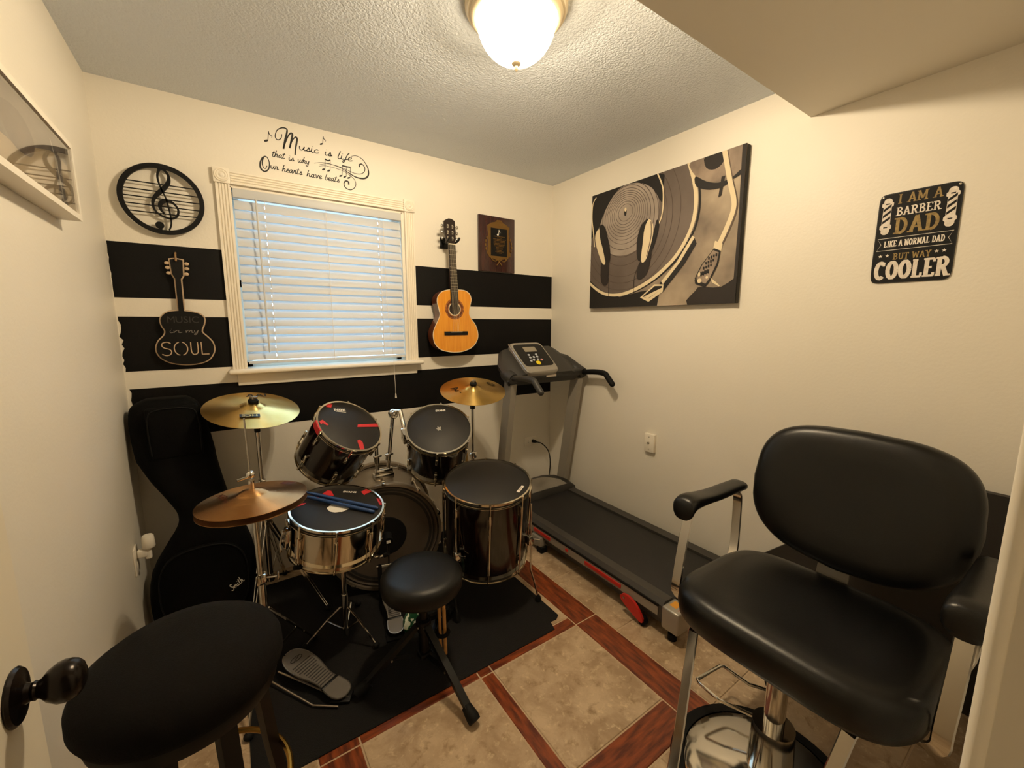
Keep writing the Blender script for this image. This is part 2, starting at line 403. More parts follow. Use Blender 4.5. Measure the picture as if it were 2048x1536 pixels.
# walls
WX0, WX1, WZ0, WZ1 = .072, .940, 1.150, 2.062       # window opening
struct('wall_left', MB().mm(XL - .1, XL, -1.6, YB + .12, 0, ZC), 'wall_paint')
struct('wall_right', MB().mm(XR, XR + .1, SOF_Y, YB + .12, 0, ZC), 'wall_paint')
struct('wall_entry', MB().mm(XR - .012, XR + .1, WY - .1, SOF_Y - .001, 0, SOF_Z), 'wall_paint')
wb = struct('wall_back', MB().mm(XL, WX0, YB, YB + .12, 0, ZC).mm(WX1, XR, YB, YB + .12, 0, ZC).mm(WX0, WX1, YB, YB + .12, 0, WZ0).mm(WX0, WX1, YB, YB + .12, WZ1, ZC), 'wall_paint')
def stripe(x0, x1, z0, z1, wob=0):
    """painted band; ragged where it was cut in along the corner"""
    L = []; n = 14
    if wob:
        for i in range(n + 1): L.append((x0 + random.random() * wob, z0 + (z1 - z0) * i / n))
    else: L = [(x0, z0), (x0, z1)]
    part(wb, 'painted_stripe', MB().prism(L + [(x1, z1), (x1, z0)], 0, .0008, BACK(YB)), 'black_paint', ang=0)
for z0, z1 in ((1.511, 1.7545), (1.176, 1.4265)):
    stripe(XL, .022, z0, z1, .004 if z0 > 1.5 else .014); stripe(1.008, XR - .001, z0, z1)
stripe(XL + .006, XR - .001, .849, 1.094, .012)
# front wall with the doorway the picture is taken from
DX0, DX1, DZ = -.315, .495, 2.05
struct('wall_front', MB().mm(XL, DX0 - .02, WY - .11, WY, 0, SOF_Z).mm(DX1 + .02, XR, WY - .11, WY, 0, SOF_Z).mm(DX0 - .02, DX1 + .02, WY - .11, WY, DZ + .02, SOF_Z), 'wall_paint')
fr = struct('door_1', MB().mm(DX1, DX1 + .02, WY - .11, WY, 0, DZ + .02).mm(DX0 - .02, DX0, WY - .11, WY, 0, DZ + .02).mm(DX0, DX1, WY - .11, WY, DZ, DZ + .02), 'trim_white')
def casing(p, q, side, width, nm):
    """moulded door casing: profile (across, out from the wall)"""
    prof = [(0, 0), (0, .008), (.004, .0125), (.010, .014), (.015, .012), (.018, .0105), (.042, .0105), (.046, .014), (.052, .016), (width, .0165), (width, 0)]
    s_, o_ = V3(side), V3((0, 1, 0))
    return [[V3(e) + s_ * a + o_ * b for a, b in prof] for e in (p, q)]
part(fr, 'casing', MB().loft(casing((DX1 + .005, WY, 0), (DX1 + .005, WY, DZ + .07), (1, 0, 0), .062, '')), 'trim_white', ang=50)
part(fr, 'casing', MB().loft(casing((DX0 - .005, WY, 0), (DX0 - .005, WY, DZ + .07), (-1, 0, 0), .062, '')), 'trim_white', ang=50)
part(fr, 'casing', MB().loft(casing((DX0 - .06, WY, DZ + .006), (DX1 + .06, WY, DZ + .006), (0, 0, 1), .062, '')), 'trim_white', ang=50)
part(fr, 'door_stop', MB().rbox((DX1 - .005, WY - .06, DZ / 2), (.010, .035, DZ), .003), 'trim_white')
# hallway behind the camera, so that the doorway opens onto something
struct('wall_hall', MB().mm(XR, XR + .1, -1.6, WY - .11, 0, ZC).mm(XL - .1, XR + .1, -1.7, -1.6, 0, ZC), 'wall_paint')
struct('ceiling_hall', MB().mm(XL - .1, XR + .1, -1.6, -.081, ZC - .02, ZC + .1), 'smooth_ceiling')
# door leaf, swung in against the left wall
dr = struct('door_2', MB().rbox((-.2725, .402, 1.02), (.035, .762, 2.02), .002), 'door_white')
for y0, y1, z0, z1 in ((.09, .37, 1.25, 1.90), (.43, .68, 1.25, 1.90), (.09, .37, .20, .82), (.43, .68, .20, .82)):
    part(dr, 'door_panel', MB().rbox((-.2555, (y0 + y1) / 2, (z0 + z1) / 2), (.007, y1 - y0, z1 - z0), .003), 'door_white')
kx, ky, kz = -.255, .722, .938
Mk = axes((kx, ky, kz), (0, 1, 0), (0, 0, 1), (1, 0, 0))
hd = part(dr, 'door_knob', MB().lathe([(0, 0), (.036, 0), (.037, .003), (.034, .007), (.026, .009), (.018, .010), (.013, .013), (.011, .019), (.0125, .023), (.011, .026), (.013, .030), (.020, .037), (.026, .048), (.0272, .056), (.0262, .064), (.0235, .071), (.0185, .0765), (.011, .080), (0, .0812)], 36, Mk @ Matrix.Diagonal((.95, .95, .80, 1))), 'knob_bronze', label='dark bronze egg-shaped knob with rosette')

# ------------------------------------------------------------------ window
wn = struct('window_1', MB().mm(WX0, WX1, YB + .085, YB + .115, WZ0, WZ0 + .04).mm(WX0, WX1, YB + .085, YB + .115, WZ1 - .04, WZ1).mm(WX0, WX0 + .035, YB + .085, YB + .115, WZ0, WZ1).mm(WX1 - .035, WX1, YB + .085, YB + .115, WZ0, WZ1).mm(WX0, WX1, YB + .085, YB + .115, 1.585, 1.62), 'trim_white')
part(wn, 'pane', MB().mm(WX0 + .03, WX1 - .03, YB + .098, YB + .102, WZ0 + .03, WZ1 - .03), 'glass')
part(wn, 'jamb_lining', MB().mm(WX0 - .001, WX0 + .006, YB - .001, YB + .085, WZ0, WZ1).mm(WX1 - .006, WX1 + .001, YB - .001, YB + .085, WZ0, WZ1).mm(WX0, WX1, YB - .001, YB + .085, WZ1 - .006, WZ1 + .001), 'trim_white')
def flute(wd, th=.019, n=4):
    p = [(0, 0), (0, th)]; g = wd / (n + .9)
    for i in range(n):
        x0 = g * .45 + i * g + g * .15
        p += [(x0, th), (x0 + g * .1, th - .004), (x0 + g * .35, th - .0065), (x0 + g * .6, th - .004), (x0 + g * .7, th)]
    return p + [(wd, th), (wd, 0)]
CW = .058
def fluted(o, xa, la, ln):
    o, xa, la = V3(o), V3(xa), V3(la)
    return MB().loft([[o + la * e + xa * a + V3((0, -b, 0)) for a, b in flute(CW)] for e in (0, ln)])
part(wn, 'casing', fluted((.015, YB, 1.164), (1, 0, 0), (0, 0, 1), .902), 'trim_white', ang=20)
part(wn, 'casing', fluted((.951, YB, 1.164), (1, 0, 0), (0, 0, 1), .902), 'trim_white', ang=20)
part(wn, 'casing', fluted((.078, YB, 2.070), (0, 0, 1), (1, 0, 0), .868), 'trim_white', ang=20)
for x in (.043, .981):
    b = part(wn, 'rosette_block', MB().rbox((x, YB - .0125, 2.102), (.068, .025, .070), .002), 'trim_white')
    part(b, 'rosette', MB().lathe([(0, .009), (.006, .008), (.010, .004), (.013, .003), (.017, .006), (.020, .006), (.024, .002), (.027, .005), (.0295, .004), (.031, -.001)], 32, axes((x, YB - .025, 2.102), (1, 0, 0), (0, 0, 1), (0, -1, 0))), 'trim_white')
part(wn, 'window_stool', MB().rbox((.512, YB - .0345, 1.152), (1.035, .075, .024), .010, 3).mm(WX0, WX1, YB - .01, YB + .085, 1.14, 1.164), 'trim_white')
part(wn, 'apron', MB().loft([[(x + s * .006 * (1 if k else 0), y, z) for k, (y, z) in enumerate(((YB, 1.142), (YB - .018, 1.142), (YB - .018, 1.10), (YB - .012, 1.078), (YB, 1.078)))] for x, s in ((.026, 1), (1.006, -1))]), 'trim_white')

# blind
bl = thing('window_blind', 'white slatted blind lowered and closed inside the window casing', 'blind', (.51, YB + .03, 2.05))
BY = YB + .024
part(bl, 'headrail', MB().rbox((.509, BY, 2.036), (.852, .05, .044), .003), 'blind')
x0, x1 = .086, .932
def slat(zc, tl):
    """curved slat with a routed cord hole near each ladder"""
    mb = MB(); n = 6; t = math.radians(tl)
    def ring(x, i0, i1):
        rg = []
        for s_ in (1, -1):
            for i in (range(i0, i1 + 1) if s_ > 0 else range(i1, i0 - 1, -1)):
                u = (i / n - .5) * .05; bow = .0035 * (1 - (2 * u / .05) ** 2) + s_ * .0011
                rg.append(V3((x, BY + math.cos(t) * u - math.sin(t) * bow, zc + math.sin(t) * u + math.cos(t) * bow)))
        return rg
    xs = [x0, .2154, .2190, .7952, .7988, x1]
    for k in range(5):
        if k % 2 == 0: mb.loft([ring(xs[k], 0, n), ring(xs[k + 1], 0, n)])
        else: mb.loft([ring(xs[k], 0, 2), ring(xs[k + 1], 0, 2)]).loft([ring(xs[k], 4, n), ring(xs[k + 1], 4, n)])
    return mb
s0 = None
for i in range(18):
    zc = 1.984 - i * .0446
    part(bl, 'slat', slat(zc, 70 - 11 * (i / 17) ** 1.5), 'blind', ang=40, weld=True)
part(bl, 'bottom_rail', MB().rbox((.509, BY, 1.192), (.846, .045, .016), .004), 'blind')
for x in (.217, .508, .797):
    part(bl, 'ladder_cord', MB().tube([(x, BY - .026, 2.02), (x, BY - .027, 1.19)], .0011, 6), 'label_white')
part(bl, 'tilt_wand', MB().tube([(.178, BY - .035, 2.01), (.179, BY - .045, 1.9), (.182, BY - .05, 1.245)], .0042, 8).ball((.178, BY - .034, 2.012), .007), 'blind')
cordp = part(bl, 'lift_cord', MB().tube([(.822, BY - .03, 2.01), (.823, BY - .035, 1.5), (.826, YB - .085, 1.17), (.829, YB - .085, .97)], .0012, 6), 'label_white')
part(cordp, 'tassel', MB().lathe([(0, .03), (.003, .028), (.006, .004), (.0055, 0), (0, -.001)], 12, Matrix.Translation((.829, YB - .085, .942))), 'label_white')

# ------------------------------------------------------------------ ceiling lamp
lp = thing('ceiling_lamp', 'round flush ceiling lamp with lit frosted glass dome and metal rim', 'lamp', (.868, 1.237, ZC))
part(lp, 'pan', MB().lathe([(0, 0), (.166, 0), (.168, -.006), (.168, -.016), (.162, -.022), (.160, -.030), (.153, -.033), (.151, -.040), (.143, -.047), (.136, -.048), (.132, -.044), (.130, -.030), (0, -.030)], 64), 'pan_metal', True)
for dx in (-.05, .05): part(lp, 'bulb', MB().ball((dx, dx * .3, -.058), (.025, .025, .025)), 'bulb', True)
part(lp, 'glass_dome', MB().lathe([(.130, -.042)] + [(.130 * math.cos(a), -.044 - .128 * math.sin(a)) for a in [PI / 2 * i / 14 for i in range(14)]] + [(0, -.172)], 64), 'lamp_glass', True)
part(lp, 'finial', MB().lathe([(0, -.168), (.014, -.170), (.016, -.174), (.012, -.179), (.006, -.182), (.0065, -.188), (.0045, -.194), (0, -.199)], 24), 'pan_metal', True)

# ================================================================== THINGS ON THE WALLS
# --- treble clef in a ring
tc = thing('treble_clef_wall_art', 'round black metal wall art of a treble clef on staff lines', 'wall art', (-.187, YB, 1.951))
YA = 2.522
M = BACK(YA)
ring = MB()
n = 72; cx, cz, ro, ri = -.187, 1.951, .1525, .1335
ring.loft([[(cx + r * math.cos(a), y, cz + r * math.sin(a)) for r, y in ((ro, YA - .006), (ri, YA - .006), (ri, YA + .006), (ro, YA + .006))] for a in [2 * PI * i / n for i in range(n + 1)]], False, False)
part(tc, 'ring', ring, 'art_black')
for z in (2.016, 1.9835, 1.953, 1.921, 1.8895):
    h = math.sqrt(.136 ** 2 - (z - cz) ** 2)
    part(tc, 'staff_line', MB().box((cx, YA + .002, z), (2 * h, .003, .0045)), 'art_black')
CLEF = [(-.1863, 1.8901), (-.1987, 1.9105), (-.1952, 1.9346), (-.1723, 1.9485), (-.149, 1.9388), (-.1353, 1.9139), (-.1416, 1.8859), (-.1626, 1.871), (-.1911, 1.8775), (-.2155, 1.8962), (-.2234, 1.9244), (-.2172, 1.9516), (-.2009, 1.9747), (-.1796, 1.9987), (-.1615, 2.0254), (-.1565, 2.0526), (-.1653, 2.0743), (-.1776, 2.082), (-.1889, 2.0755), (-.1959, 2.051), (-.1939, 2.0224), (-.1853, 1.989), (-.1759, 1.9612), (-.1698, 1.9237), (-.1659, 1.8885), (-.165, 1.8586), (-.1682, 1.8371), (-.176, 1.8196)]
def solid_stroke(mb, pts, wd, M, t, smooth=5):
    """stroke with thickness t, standing out along -z of the drawing's normal"""
    P = cr([V3((p[0], p[1], 0)) for p in pts], smooth); L = len(P); W = wd; rings = []
    for i in range(L):
        d = (P[min(i + 1, L - 1)] - P[max(i - 1, 0)]).normalized(); nn = V3((-d.y, d.x, 0))
        u = i / (L - 1) * (len(W) - 1); j = min(int(u), len(W) - 2); ww = W[j] + (W[j + 1] - W[j]) * (u - j)
        rings.append([M @ (P[i] + nn * ww / 2 * a + V3((0, 0, t / 2 * b))) for a, b in ((-1, -1), (1, -1), (1, 1), (-1, 1))])
    return mb.loft(rings)
cw = [.005, .012, .016, .014, .009, .008, .009, .007, .007, .008, .010, .013, .017, .018, .016, .011, .009, .009, .008, .008, .007, .006, .006, .006, .006, .006, .006, .005]
mb = solid_stroke(MB(), CLEF, cw, M, .008)
mb.lathe([(0, -.005), (.014, -.005), (.016, 0), (.014, .005), (0, .005)], 24, axes((-.2075, YA, 1.838), (1, 0, 0), (0, 0, 1), (0, -1, 0)))
mb.box((-.206, YA, 1.818), (.012, .008, .022)); mb.box((-.187, YA, 2.086), (.014, .006, .016))
part(tc, 'clef', mb, 'art_black')
for x, z in ((-.187, 2.094), (-.187, 1.808)): part(tc, 'standoff', MB().cyl((x, YA, z), (x, YB, z), .004, n=10), 'art_black')

# --- guitar-shaped sign
GS = [(-.1921, 1.6934), (-.1678, 1.6981), (-.1351, 1.693), (-.1395, 1.6169), (-.1493, 1.6006), (-.1513, 1.459), (-.112, 1.4518), (-.0868, 1.4382), (-.0764, 1.4172), (-.0815, 1.389), (-.0919, 1.3584), (-.0764, 1.3369), (-.0556, 1.3078), (-.0499, 1.274), (-.057, 1.2452), (-.0793, 1.2148), (-.1193, 1.1991), (-.1723, 1.1959), (-.2226, 1.2058), (-.2563, 1.2261), (-.2747, 1.2543), (-.2768, 1.2862), (-.2651, 1.3175), (-.2455, 1.3397), (-.2383, 1.36), (-.2482, 1.3849), (-.2504, 1.4162), (-.2359, 1.441), (-.2135, 1.4547), (-.181, 1.4598), (-.1797, 1.6011), (-.189, 1.6226)]
def inset(poly, d):
    o = []; L = len(poly)
    for i in range(L):
        a, b, c = V3((*poly[i - 1], 0)), V3((*poly[i], 0)), V3((*poly[(i + 1) % L], 0))
        n1 = (b - a).normalized(); n2 = (c - b).normalized(); n1 = V3((n1.y, -n1.x, 0)); n2 = V3((n2.y, -n2.x, 0))
        m = (n1 + n2); m = m / max(.5, m.length_squared / 2) if m.length > 1e-6 else n1
        q = b + m * d; o.append((q.x, q.y))
    return o
gsm = GS[:5] + [(p.x, p.y) for p in cr([(*p, 0) for p in GS[5:30]], 3)] + GS[30:]
gs = thing('guitar_wall_sign', 'black guitar-shaped wall sign with pale outline and cut-out lettering', 'sign', (-.163, YB, 1.20))
part(gs, 'back_plate', MB().prism(gsm, 0, .005, BACK(2.527)), 'tan_sign', ang=0)
part(gs, 'front_plate', MB().prism(inset(gsm, .0052), 0, .004, BACK(2.521)), 'art_black', ang=0)
for x, z in ((-.1995, 1.6723), (-.1985, 1.6518), (-.1966, 1.6274), (-.1271, 1.6736), (-.128, 1.6512), (-.1313, 1.6264)):
    part(gs, 'tuning_peg', MB().ball((x, 2.525, z), (.0095, .003, .0075), n=14, m=8), 'tan_sign')
Mt = BACK(2.5165)
def letter(mb, pts, w=.0042, closed=False, sm=4): mb.stroke(pts, w, Mt, sm, 0, closed)
so = MB()
letter(so, [(-.2195, 1.302), (-.232, 1.309), (-.249, 1.304), (-.252, 1.291), (-.243, 1.281), (-.226, 1.275), (-.219, 1.263), (-.225, 1.250), (-.240, 1.246), (-.254, 1.253)])
letter(so, arc(-.1845, 1.277, .0235, 100, 260, 12, .031), sm=0); letter(so, arc(-.1815, 1.277, .0235, -80, 80, 12, .031), sm=0)
letter(so, [(-.1445, 1.307), (-.1445, 1.265), (-.139, 1.250), (-.131, 1.248), (-.123, 1.252), (-.1185, 1.266), (-.1185, 1.307)]); letter(so, [(-.104, 1.307), (-.104, 1.247)], sm=0); letter(so, [(-.104, 1.2475), (-.076, 1.2475)], sm=0)
part(gs, 'lettering', so, 'tan_sign', ang=0)
for ch, x in zip('MUSIC', (-.208, -.178, -.153, -.1375, -.117)): part(gs, 'letter', text_mb(ch, .043, BACK(2.5165) @ Matrix.Translation((x, 1.399, 0)), 0), 'tm_dark', ang=0)
part(gs, 'hook', MB().tube([(-.165, 2.55, 1.722), (-.165, 2.538, 1.722), (-.1645, 2.514, 1.705), (-.1635, 2.508, 1.684), (-.1635, 2.500, 1.686)], .004, 8, smooth=4), 'hook_brown')

# --- script stroke font (x-height 1)
SF = {
 'u': (.80, [[(0, .95), (.03, .35), (.2, 0), (.42, .2), (.58, .95)], [(.58, .95), (.55, .3), (.66, 0), (.85, .2)]]),
 's': (.62, [[(0, .05), (.2, .5), (.32, 1), (.38, .6), (.46, .25), (.3, 0), (.08, .1)], [(.3, 0), (.64, .2)]]),
 'i': (.36, [[(.06, .95), (.02, .3), (.14, 0), (.36, .2)], [(.12, 1.38), (.14, 1.46)]]),
 'c': (.58, [[(.5, .78), (.34, .95), (.08, .6), (.1, .12), (.32, 0), (.6, .2)]]),
 'l': (.44, [[(.3, 2.0), (.14, 1), (.06, .3), (.18, 0), (.42, .2)]]),
 'f': (.5, [[(.62, 2.0), (.42, 1.5), (.26, .7), (.1, -.4), (-.06, -.75), (-.1, -.4), (.1, 0), (.5, .25)]]),
 'e': (.55, [[(.05, .4), (.36, .55), (.42, .86), (.26, .97), (.06, .55), (.1, .1), (.3, 0), (.58, .2)]]),
 't': (.46, [[(.26, 1.7), (.12, .9), (.06, .25), (.18, 0), (.42, .2)], [(-.1, 1.2), (.46, 1.3)]]),
 'h': (.74, [[(.24, 2.0), (.1, 1), (0, 0)], [(0, 0), (.12, .6), (.36, .97), (.46, .65), (.42, .18), (.56, 0), (.78, .2)]]),
 'a': (.76, [[(.5, .82), (.32, .97), (.06, .6), (.05, .15), (.2, 0), (.4, .3), (.53, .97)], [(.53, .97), (.47, .3), (.58, 0), (.8, .2)]]),
 'w': (1.0, [[(0, .95), (.02, .3), (.16, 0), (.36, .3), (.44, .9)], [(.44, .9), (.42, .3), (.55, 0), (.76, .3), (.84, .97), (1.0, .85)]]),
 'y': (.66, [[(0, .95), (.04, .4), (.18, .12), (.4, .35), (.54, .97)], [(.54, .97), (.46, .1), (.34, -.7), (.12, -.85), (.06, -.5), (.5, 0)]]),
 'r': (.66, [[(0, .2), (.12, .7), (.1, 1.0), (.2, .82), (.42, .88), (.4, .5), (.38, .1), (.5, 0), (.7, .2)]]),
 'v': (.66, [[(0, .9), (.1, .95), (.16, .4), (.24, 0), (.44, .4), (.5, .95), (.7, .85)]]),
 'b': (.62, [[(.24, 2.0), (.08, 1), (.03, .25), (.18, 0), (.42, .25), (.42, .8), (.66, .85)]]),
 'n': (.74, [[(0, .9), (.04, 0)], [(.04, 0), (.14, .6), (.36, .97), (.46, .65), (.42, .18), (.56, 0), (.78, .2)]]),
 'm': (1.1, [[(0, .9), (.04, 0)], [(.04, 0), (.14, .6), (.32, .97), (.42, .6), (.4, 0)], [(.4, 0), (.5, .6), (.7, .97), (.8, .6), (.78, .15), (.9, 0), (1.1, .2)]]),
 'o': (.62, [[(.3, .95), (.06, .6), (.08, .1), (.26, 0), (.46, .4), (.36, .95), (.64, .85)]]),
 'd': (.76, [[(.5, .82), (.32, .97), (.06, .6), (.05, .15), (.2, 0), (.4, .3), (.62, 2.0)], [(.62, 2.0), (.47, .3), (.58, 0), (.8, .2)]]),
 'S': (.9, [[(.85, 1.6), (.6, 1.95), (.3, 1.7), (.4, 1.2), (.65, .7), (.5, .1), (.1, 0), (-.1, .3)]]),
}
def script(mb, word, x, z, h, M, fit=None, w=.0026, slant=.22):
    tot = sum(SF[c][0] for c in word); k = (fit / (tot * h)) if fit else 1
    cx = 0
    for c in word:
        a, sts = SF[c]
        for st in sts: mb.stroke([(x + (px + cx) * h * k + py * h * slant * .7, z + py * h) for px, py in st], w, M, 4)
        cx += a
    return mb
script(so2 := MB(), 'in', -.218, 1.352, .012, Mt, .045, .0016); script(so2, 'my', -.158, 1.352, .012, Mt, .050, .0016)
part(gs, 'lettering', so2, 'tm_grey', ang=0)

# --- wall decal above the window
dc = thing('wall_decal', 'black script lettering decal with music notes above the window', 'decal', (.48, YB, 2.14))
MD = BACK(YB - .0007)
ml = MB()
Mst = [(.3195, 2.3569), (.3149, 2.3363), (.2987, 2.3244), (.2884, 2.3382), (.2989, 2.3698), (.3232, 2.388), (.3433, 2.3871), (.3437, 2.3709), (.3332, 2.3324), (.3222, 2.2873)]
ml.stroke(Mst, [.003, .004, .005, .004, .004, .006, .007, .008, .009, .008], MD)
ml.stroke([(.3222, 2.2873), (.3339, 2.3194), (.3489, 2.3557), (.3626, 2.3721), (.3685, 2.3653), (.3596, 2.3286), (.3511, 2.2969)], [.004, .004, .006, .007, .009, .008, .007], MD)
ml.stroke([(.3511, 2.2969), (.3665, 2.3368), (.3822, 2.357), (.3896, 2.3488), (.3803, 2.3068), (.3746, 2.2688)], [.004, .004, .006, .009, .008, .007], MD)
for wd, x, z, h, f in (('usic', .396, 2.300, .020, .094), ('is', .522, 2.300, .020, .036), ('life', .585, 2.2965, .0205, .078)): part(dc, 'word', script(MB(), wd, x, z, h, MD, f, .0046), 'decal_black', ang=0)
if ml.f: part(dc, 'initial', ml, 'decal_black', ang=0)
ml = MB()
for wd, x, z, h, f in (('that', .268, 2.2395, .016, .058), ('is', .343, 2.237, .015, .026), ('why', .386, 2.236, .016, .054)): part(dc, 'word', script(MB(), wd, x, z, h, MD, f, .0037), 'decal_black', ang=0)
if ml.f: part(dc, 'initial', ml, 'decal_black', ang=0)
ml = MB()
ml.stroke([(.2252, 2.2272), (.2127, 2.1988), (.2135, 2.1698), (.2306, 2.1595), (.2484, 2.1767), (.2527, 2.207), (.2448, 2.2297), (.2314, 2.2301), (.222, 2.2039), (.2233, 2.1815), (.2331, 2.1737), (.2417, 2.1885)], [.005, .008, .006, .004, .006, .004, .003], MD)
for wd, x, z, h, f in (('ur', .257, 2.179, .0165, .035), ('hearts', .309, 2.1755, .0165, .094), ('have', .424, 2.173, .0165, .074), ('beats', .515, 2.172, .0165, .075)): part(dc, 'word', script(MB(), wd, x, z, h, MD, f, .0038), 'decal_black', ang=0)
if ml.f: part(dc, 'initial', ml, 'decal_black', ang=0)
SW1 = [(.659, 2.3225), (.689, 2.3307), (.7221, 2.3178), (.7471, 2.2826), (.7511, 2.2465), (.7365, 2.2234), (.7093, 2.2147), (.6756, 2.2175), (.6394, 2.2324), (.6004, 2.2498), (.5548, 2.2584), (.5201, 2.2601), (.4925, 2.2561), (.4649, 2.247)]
SW2 = [(.7029, 2.2738), (.7016, 2.2863), (.7171, 2.2931), (.7314, 2.2758), (.7264, 2.2528), (.7029, 2.2373), (.6691, 2.2363), (.6328, 2.2455), (.59, 2.2549), (.5373, 2.2583), (.4918, 2.2456)]
SW3 = [(.6377, 2.1688), (.6367, 2.1831), (.6222, 2.1859), (.6122, 2.1697), (.6201, 2.1494), (.6455, 2.1422), (.6687, 2.1579), (.6774, 2.1814), (.6674, 2.2051), (.6425, 2.2222), (.6069, 2.2369), (.554, 2.2441), (.5191, 2.2442), (.4878, 2.2362)]
part(dc, 'swirl', MB().stroke(SW1, [.002, .003, .004, .007, .009, .009, .006, .004, .003, .0025, .002, .0016], MD), 'decal_black', ang=0)
part(dc, 'swirl', MB().stroke(SW2, [.008, .007, .005, .004, .003, .0028, .0024, .002, .0016], MD), 'decal_black', ang=0)
part(dc, 'swirl', MB().stroke(SW3, [.009, .008, .006, .005, .004, .003, .0026, .0022, .002, .0016], MD), 'decal_black', ang=0)
def head(mb, x, z, r=.0075):
    r *= 1.2; mb.poly([(x + (px * .9 + pz * .25), z + pz * .8 + px * .25) for px, pz in oval(r, r * .75, 2, 16)], MD)
for x, z, k in ((.2465, 2.3085, 1), (.5062, 2.352, .85)):
    nb = MB(); head(nb, x, z, .0085 * k); nb.stroke([(x + .008 * k, z + .002), (x + .014 * k, z + .048 * k)], .0028, MD); nb.stroke([(x + .014 * k, z + .048 * k), (x + .017 * k, z + .034 * k), (x + .027 * k, z + .028 * k), (x + .025 * k, z + .018 * k)], [.003, .004, .003, .001], MD)
    part(dc, 'music_note', nb, 'decal_black', ang=0)
for xs, zt in (((.5095, .536), 2.2800), ((.597, .6185, .640), 2.2635)):
    nb = MB()
    for x in xs: head(nb, x, zt - .056 - (x - xs[0]) * .05, .0075); nb.stroke([(x + .0075, zt - .054), (x + .0115, zt)], .0026, MD)
    nb.stroke([(xs[0] + .0105, zt), ((xs[0] + xs[-1]) / 2 + .011, zt - (.006 if len(xs) == 2 else .001)), (xs[-1] + .0125, zt)], .007, MD)
    part(dc, 'music_note', nb, 'decal_black', ang=0)

# --- classical guitar on its hanger
GB = [(1.1866, 1.607), (1.1402, 1.5926), (1.113, 1.5643), (1.1061, 1.53), (1.1162, 1.4891), (1.1227, 1.4479), (1.1049, 1.4062), (1.0809, 1.3579), (1.0737, 1.3164), (1.0858, 1.2673), (1.123, 1.2309), (1.1771, 1.2146), (1.2288, 1.209), (1.2902, 1.214), (1.3576, 1.2412), (1.3941, 1.2885), (1.3982, 1.333), (1.3809, 1.3848), (1.3519, 1.4213), (1.3342, 1.4574), (1.3408, 1.508), (1.3498, 1.5513), (1.3379, 1.5866), (1.3055, 1.6066), (1.2573, 1.6101)]
gbs = [(p.x, p.y) for p in cr([(*p, 0) for p in GB], 4, True)]
gt = thing('acoustic_guitar', 'small honey-coloured classical guitar hanging on the striped wall', 'guitar', (1.236, 2.49, 1.21))
YG = 2.44
part(gt, 'body', MB().prism(inset(gbs, -.0015), 0, .080, BACK(YG + .080)), 'guitar_side')
top = part(gt, 'soundboard', MB().prism(gbs, 0, .003, BACK(YG)), 'guitar_top', ang=30)
part(top, 'binding', MB().stroke(gbs, .004, BACK(YG - .0034), 0, 0, True), 'bone', ang=0)
hx, hz = 1.2277, 1.4878
part(top, 'rosette', MB().stroke(arc(hx, hz, .054, 0, 360, 48), .026, BACK(YG - .0034), 0), 'rosette', ang=0)
part(top, 'rosette', MB().stroke(arc(hx, hz, .0405, 0, 360, 48), .006, BACK(YG - .0038), 0), 'bone', ang=0)
part(top, 'rosette', MB().stroke(arc(hx, hz, .0535, 0, 360, 48), .008, BACK(YG - .0038), 0), 'guitar_side', ang=0)
part(top, 'sound_hole', MB().poly(arc(hx, hz, .0385, 0, 354, 47), BACK(YG - .0036)), 'guitar_dark', ang=0)
part(gt, 'fretboard', MB().loft([[(1.2005, y, 1.523) for y in ()] or [V3((1.200, YG - .004, 1.522)), V3((1.2553, YG - .004, 1.5175)), V3((1.2553, YG - .010, 1.5175)), V3((1.200, YG - .010, 1.522))], [V3((1.1935, YG - .004, 1.884)), V3((1.238, YG - .004, 1.886)), V3((1.238, YG - .010, 1.886)), V3((1.1935, YG - .010, 1.884))]]), 'fretboard')
part(gt, 'neck', MB().loft([[V3((1.206, YG - .003, 1.60)), V3((1.250, YG - .003, 1.60)), V3((1.247, YG + .020, 1.60)), V3((1.209, YG + .020, 1.60))], [V3((1.1945, YG - .003, 1.884)), V3((1.237, YG - .003, 1.886)), V3((1.232, YG + .014, 1.886)), V3((1.199, YG + .014, 1.884))]]), 'guitar_side')
f0 = 0
for i in range(13):
    t = 1 - 2 ** (-(i + 1) / 12); z = 1.884 - t * .54; k = (1.884 - z) / .362
    part(gt, 'fret', MB().box((1.2158 + .0119 * k, YG - .0108, z), (.044 + .010 * k, .0016, .0014)), 'steel')
part(gt, 'nut', MB().box((1.2155, YG - .010, 1.888), (.046, .012, .006)), 'bone')
hs = part(gt, 'headstock', MB().prism([(1.196, 1.890), (1.236, 1.892), (1.243, 1.925), (1.243, 1.97), (1.237, 2.030), (1.217, 2.040), (1.1965, 2.041), (1.178, 2.033), (1.163, 2.022), (1.164, 1.96), (1.178, 1.915)], 0, .016, BACK(YG + .008)), 'guitar_dark', ang=30)
for s in (-1, 1):
    for k in range(3):
        z = 1.922 + k * .036; x = 1.204 + s * (.040 + .001 * k)
        part(gt, 'tuning_peg', MB().cyl((1.204 + s * .030, YG, z), (x + s * .004, YG, z), .003, n=8).ball((x + s * .010, YG, z), (.008, .006, .011), n=12, m=8), 'chrome')
        part(hs, 'roller', MB().cyl((1.204 + s * .016, YG - .010, z), (1.204 + s * .016, YG - .016, z), .004, n=8).box((1.204 + s * .016, YG - .0085, z), (.009, .002, .022)), 'chrome')
br = part(gt, 'bridge', MB().rbox((1.2348, YG - .007, 1.3325), (.168, .008, .024), .002), 'plastic_black')
part(br, 'saddle', MB().box((1.2365, YG - .012, 1.3405), (.080, .005, .003)), 'bone')
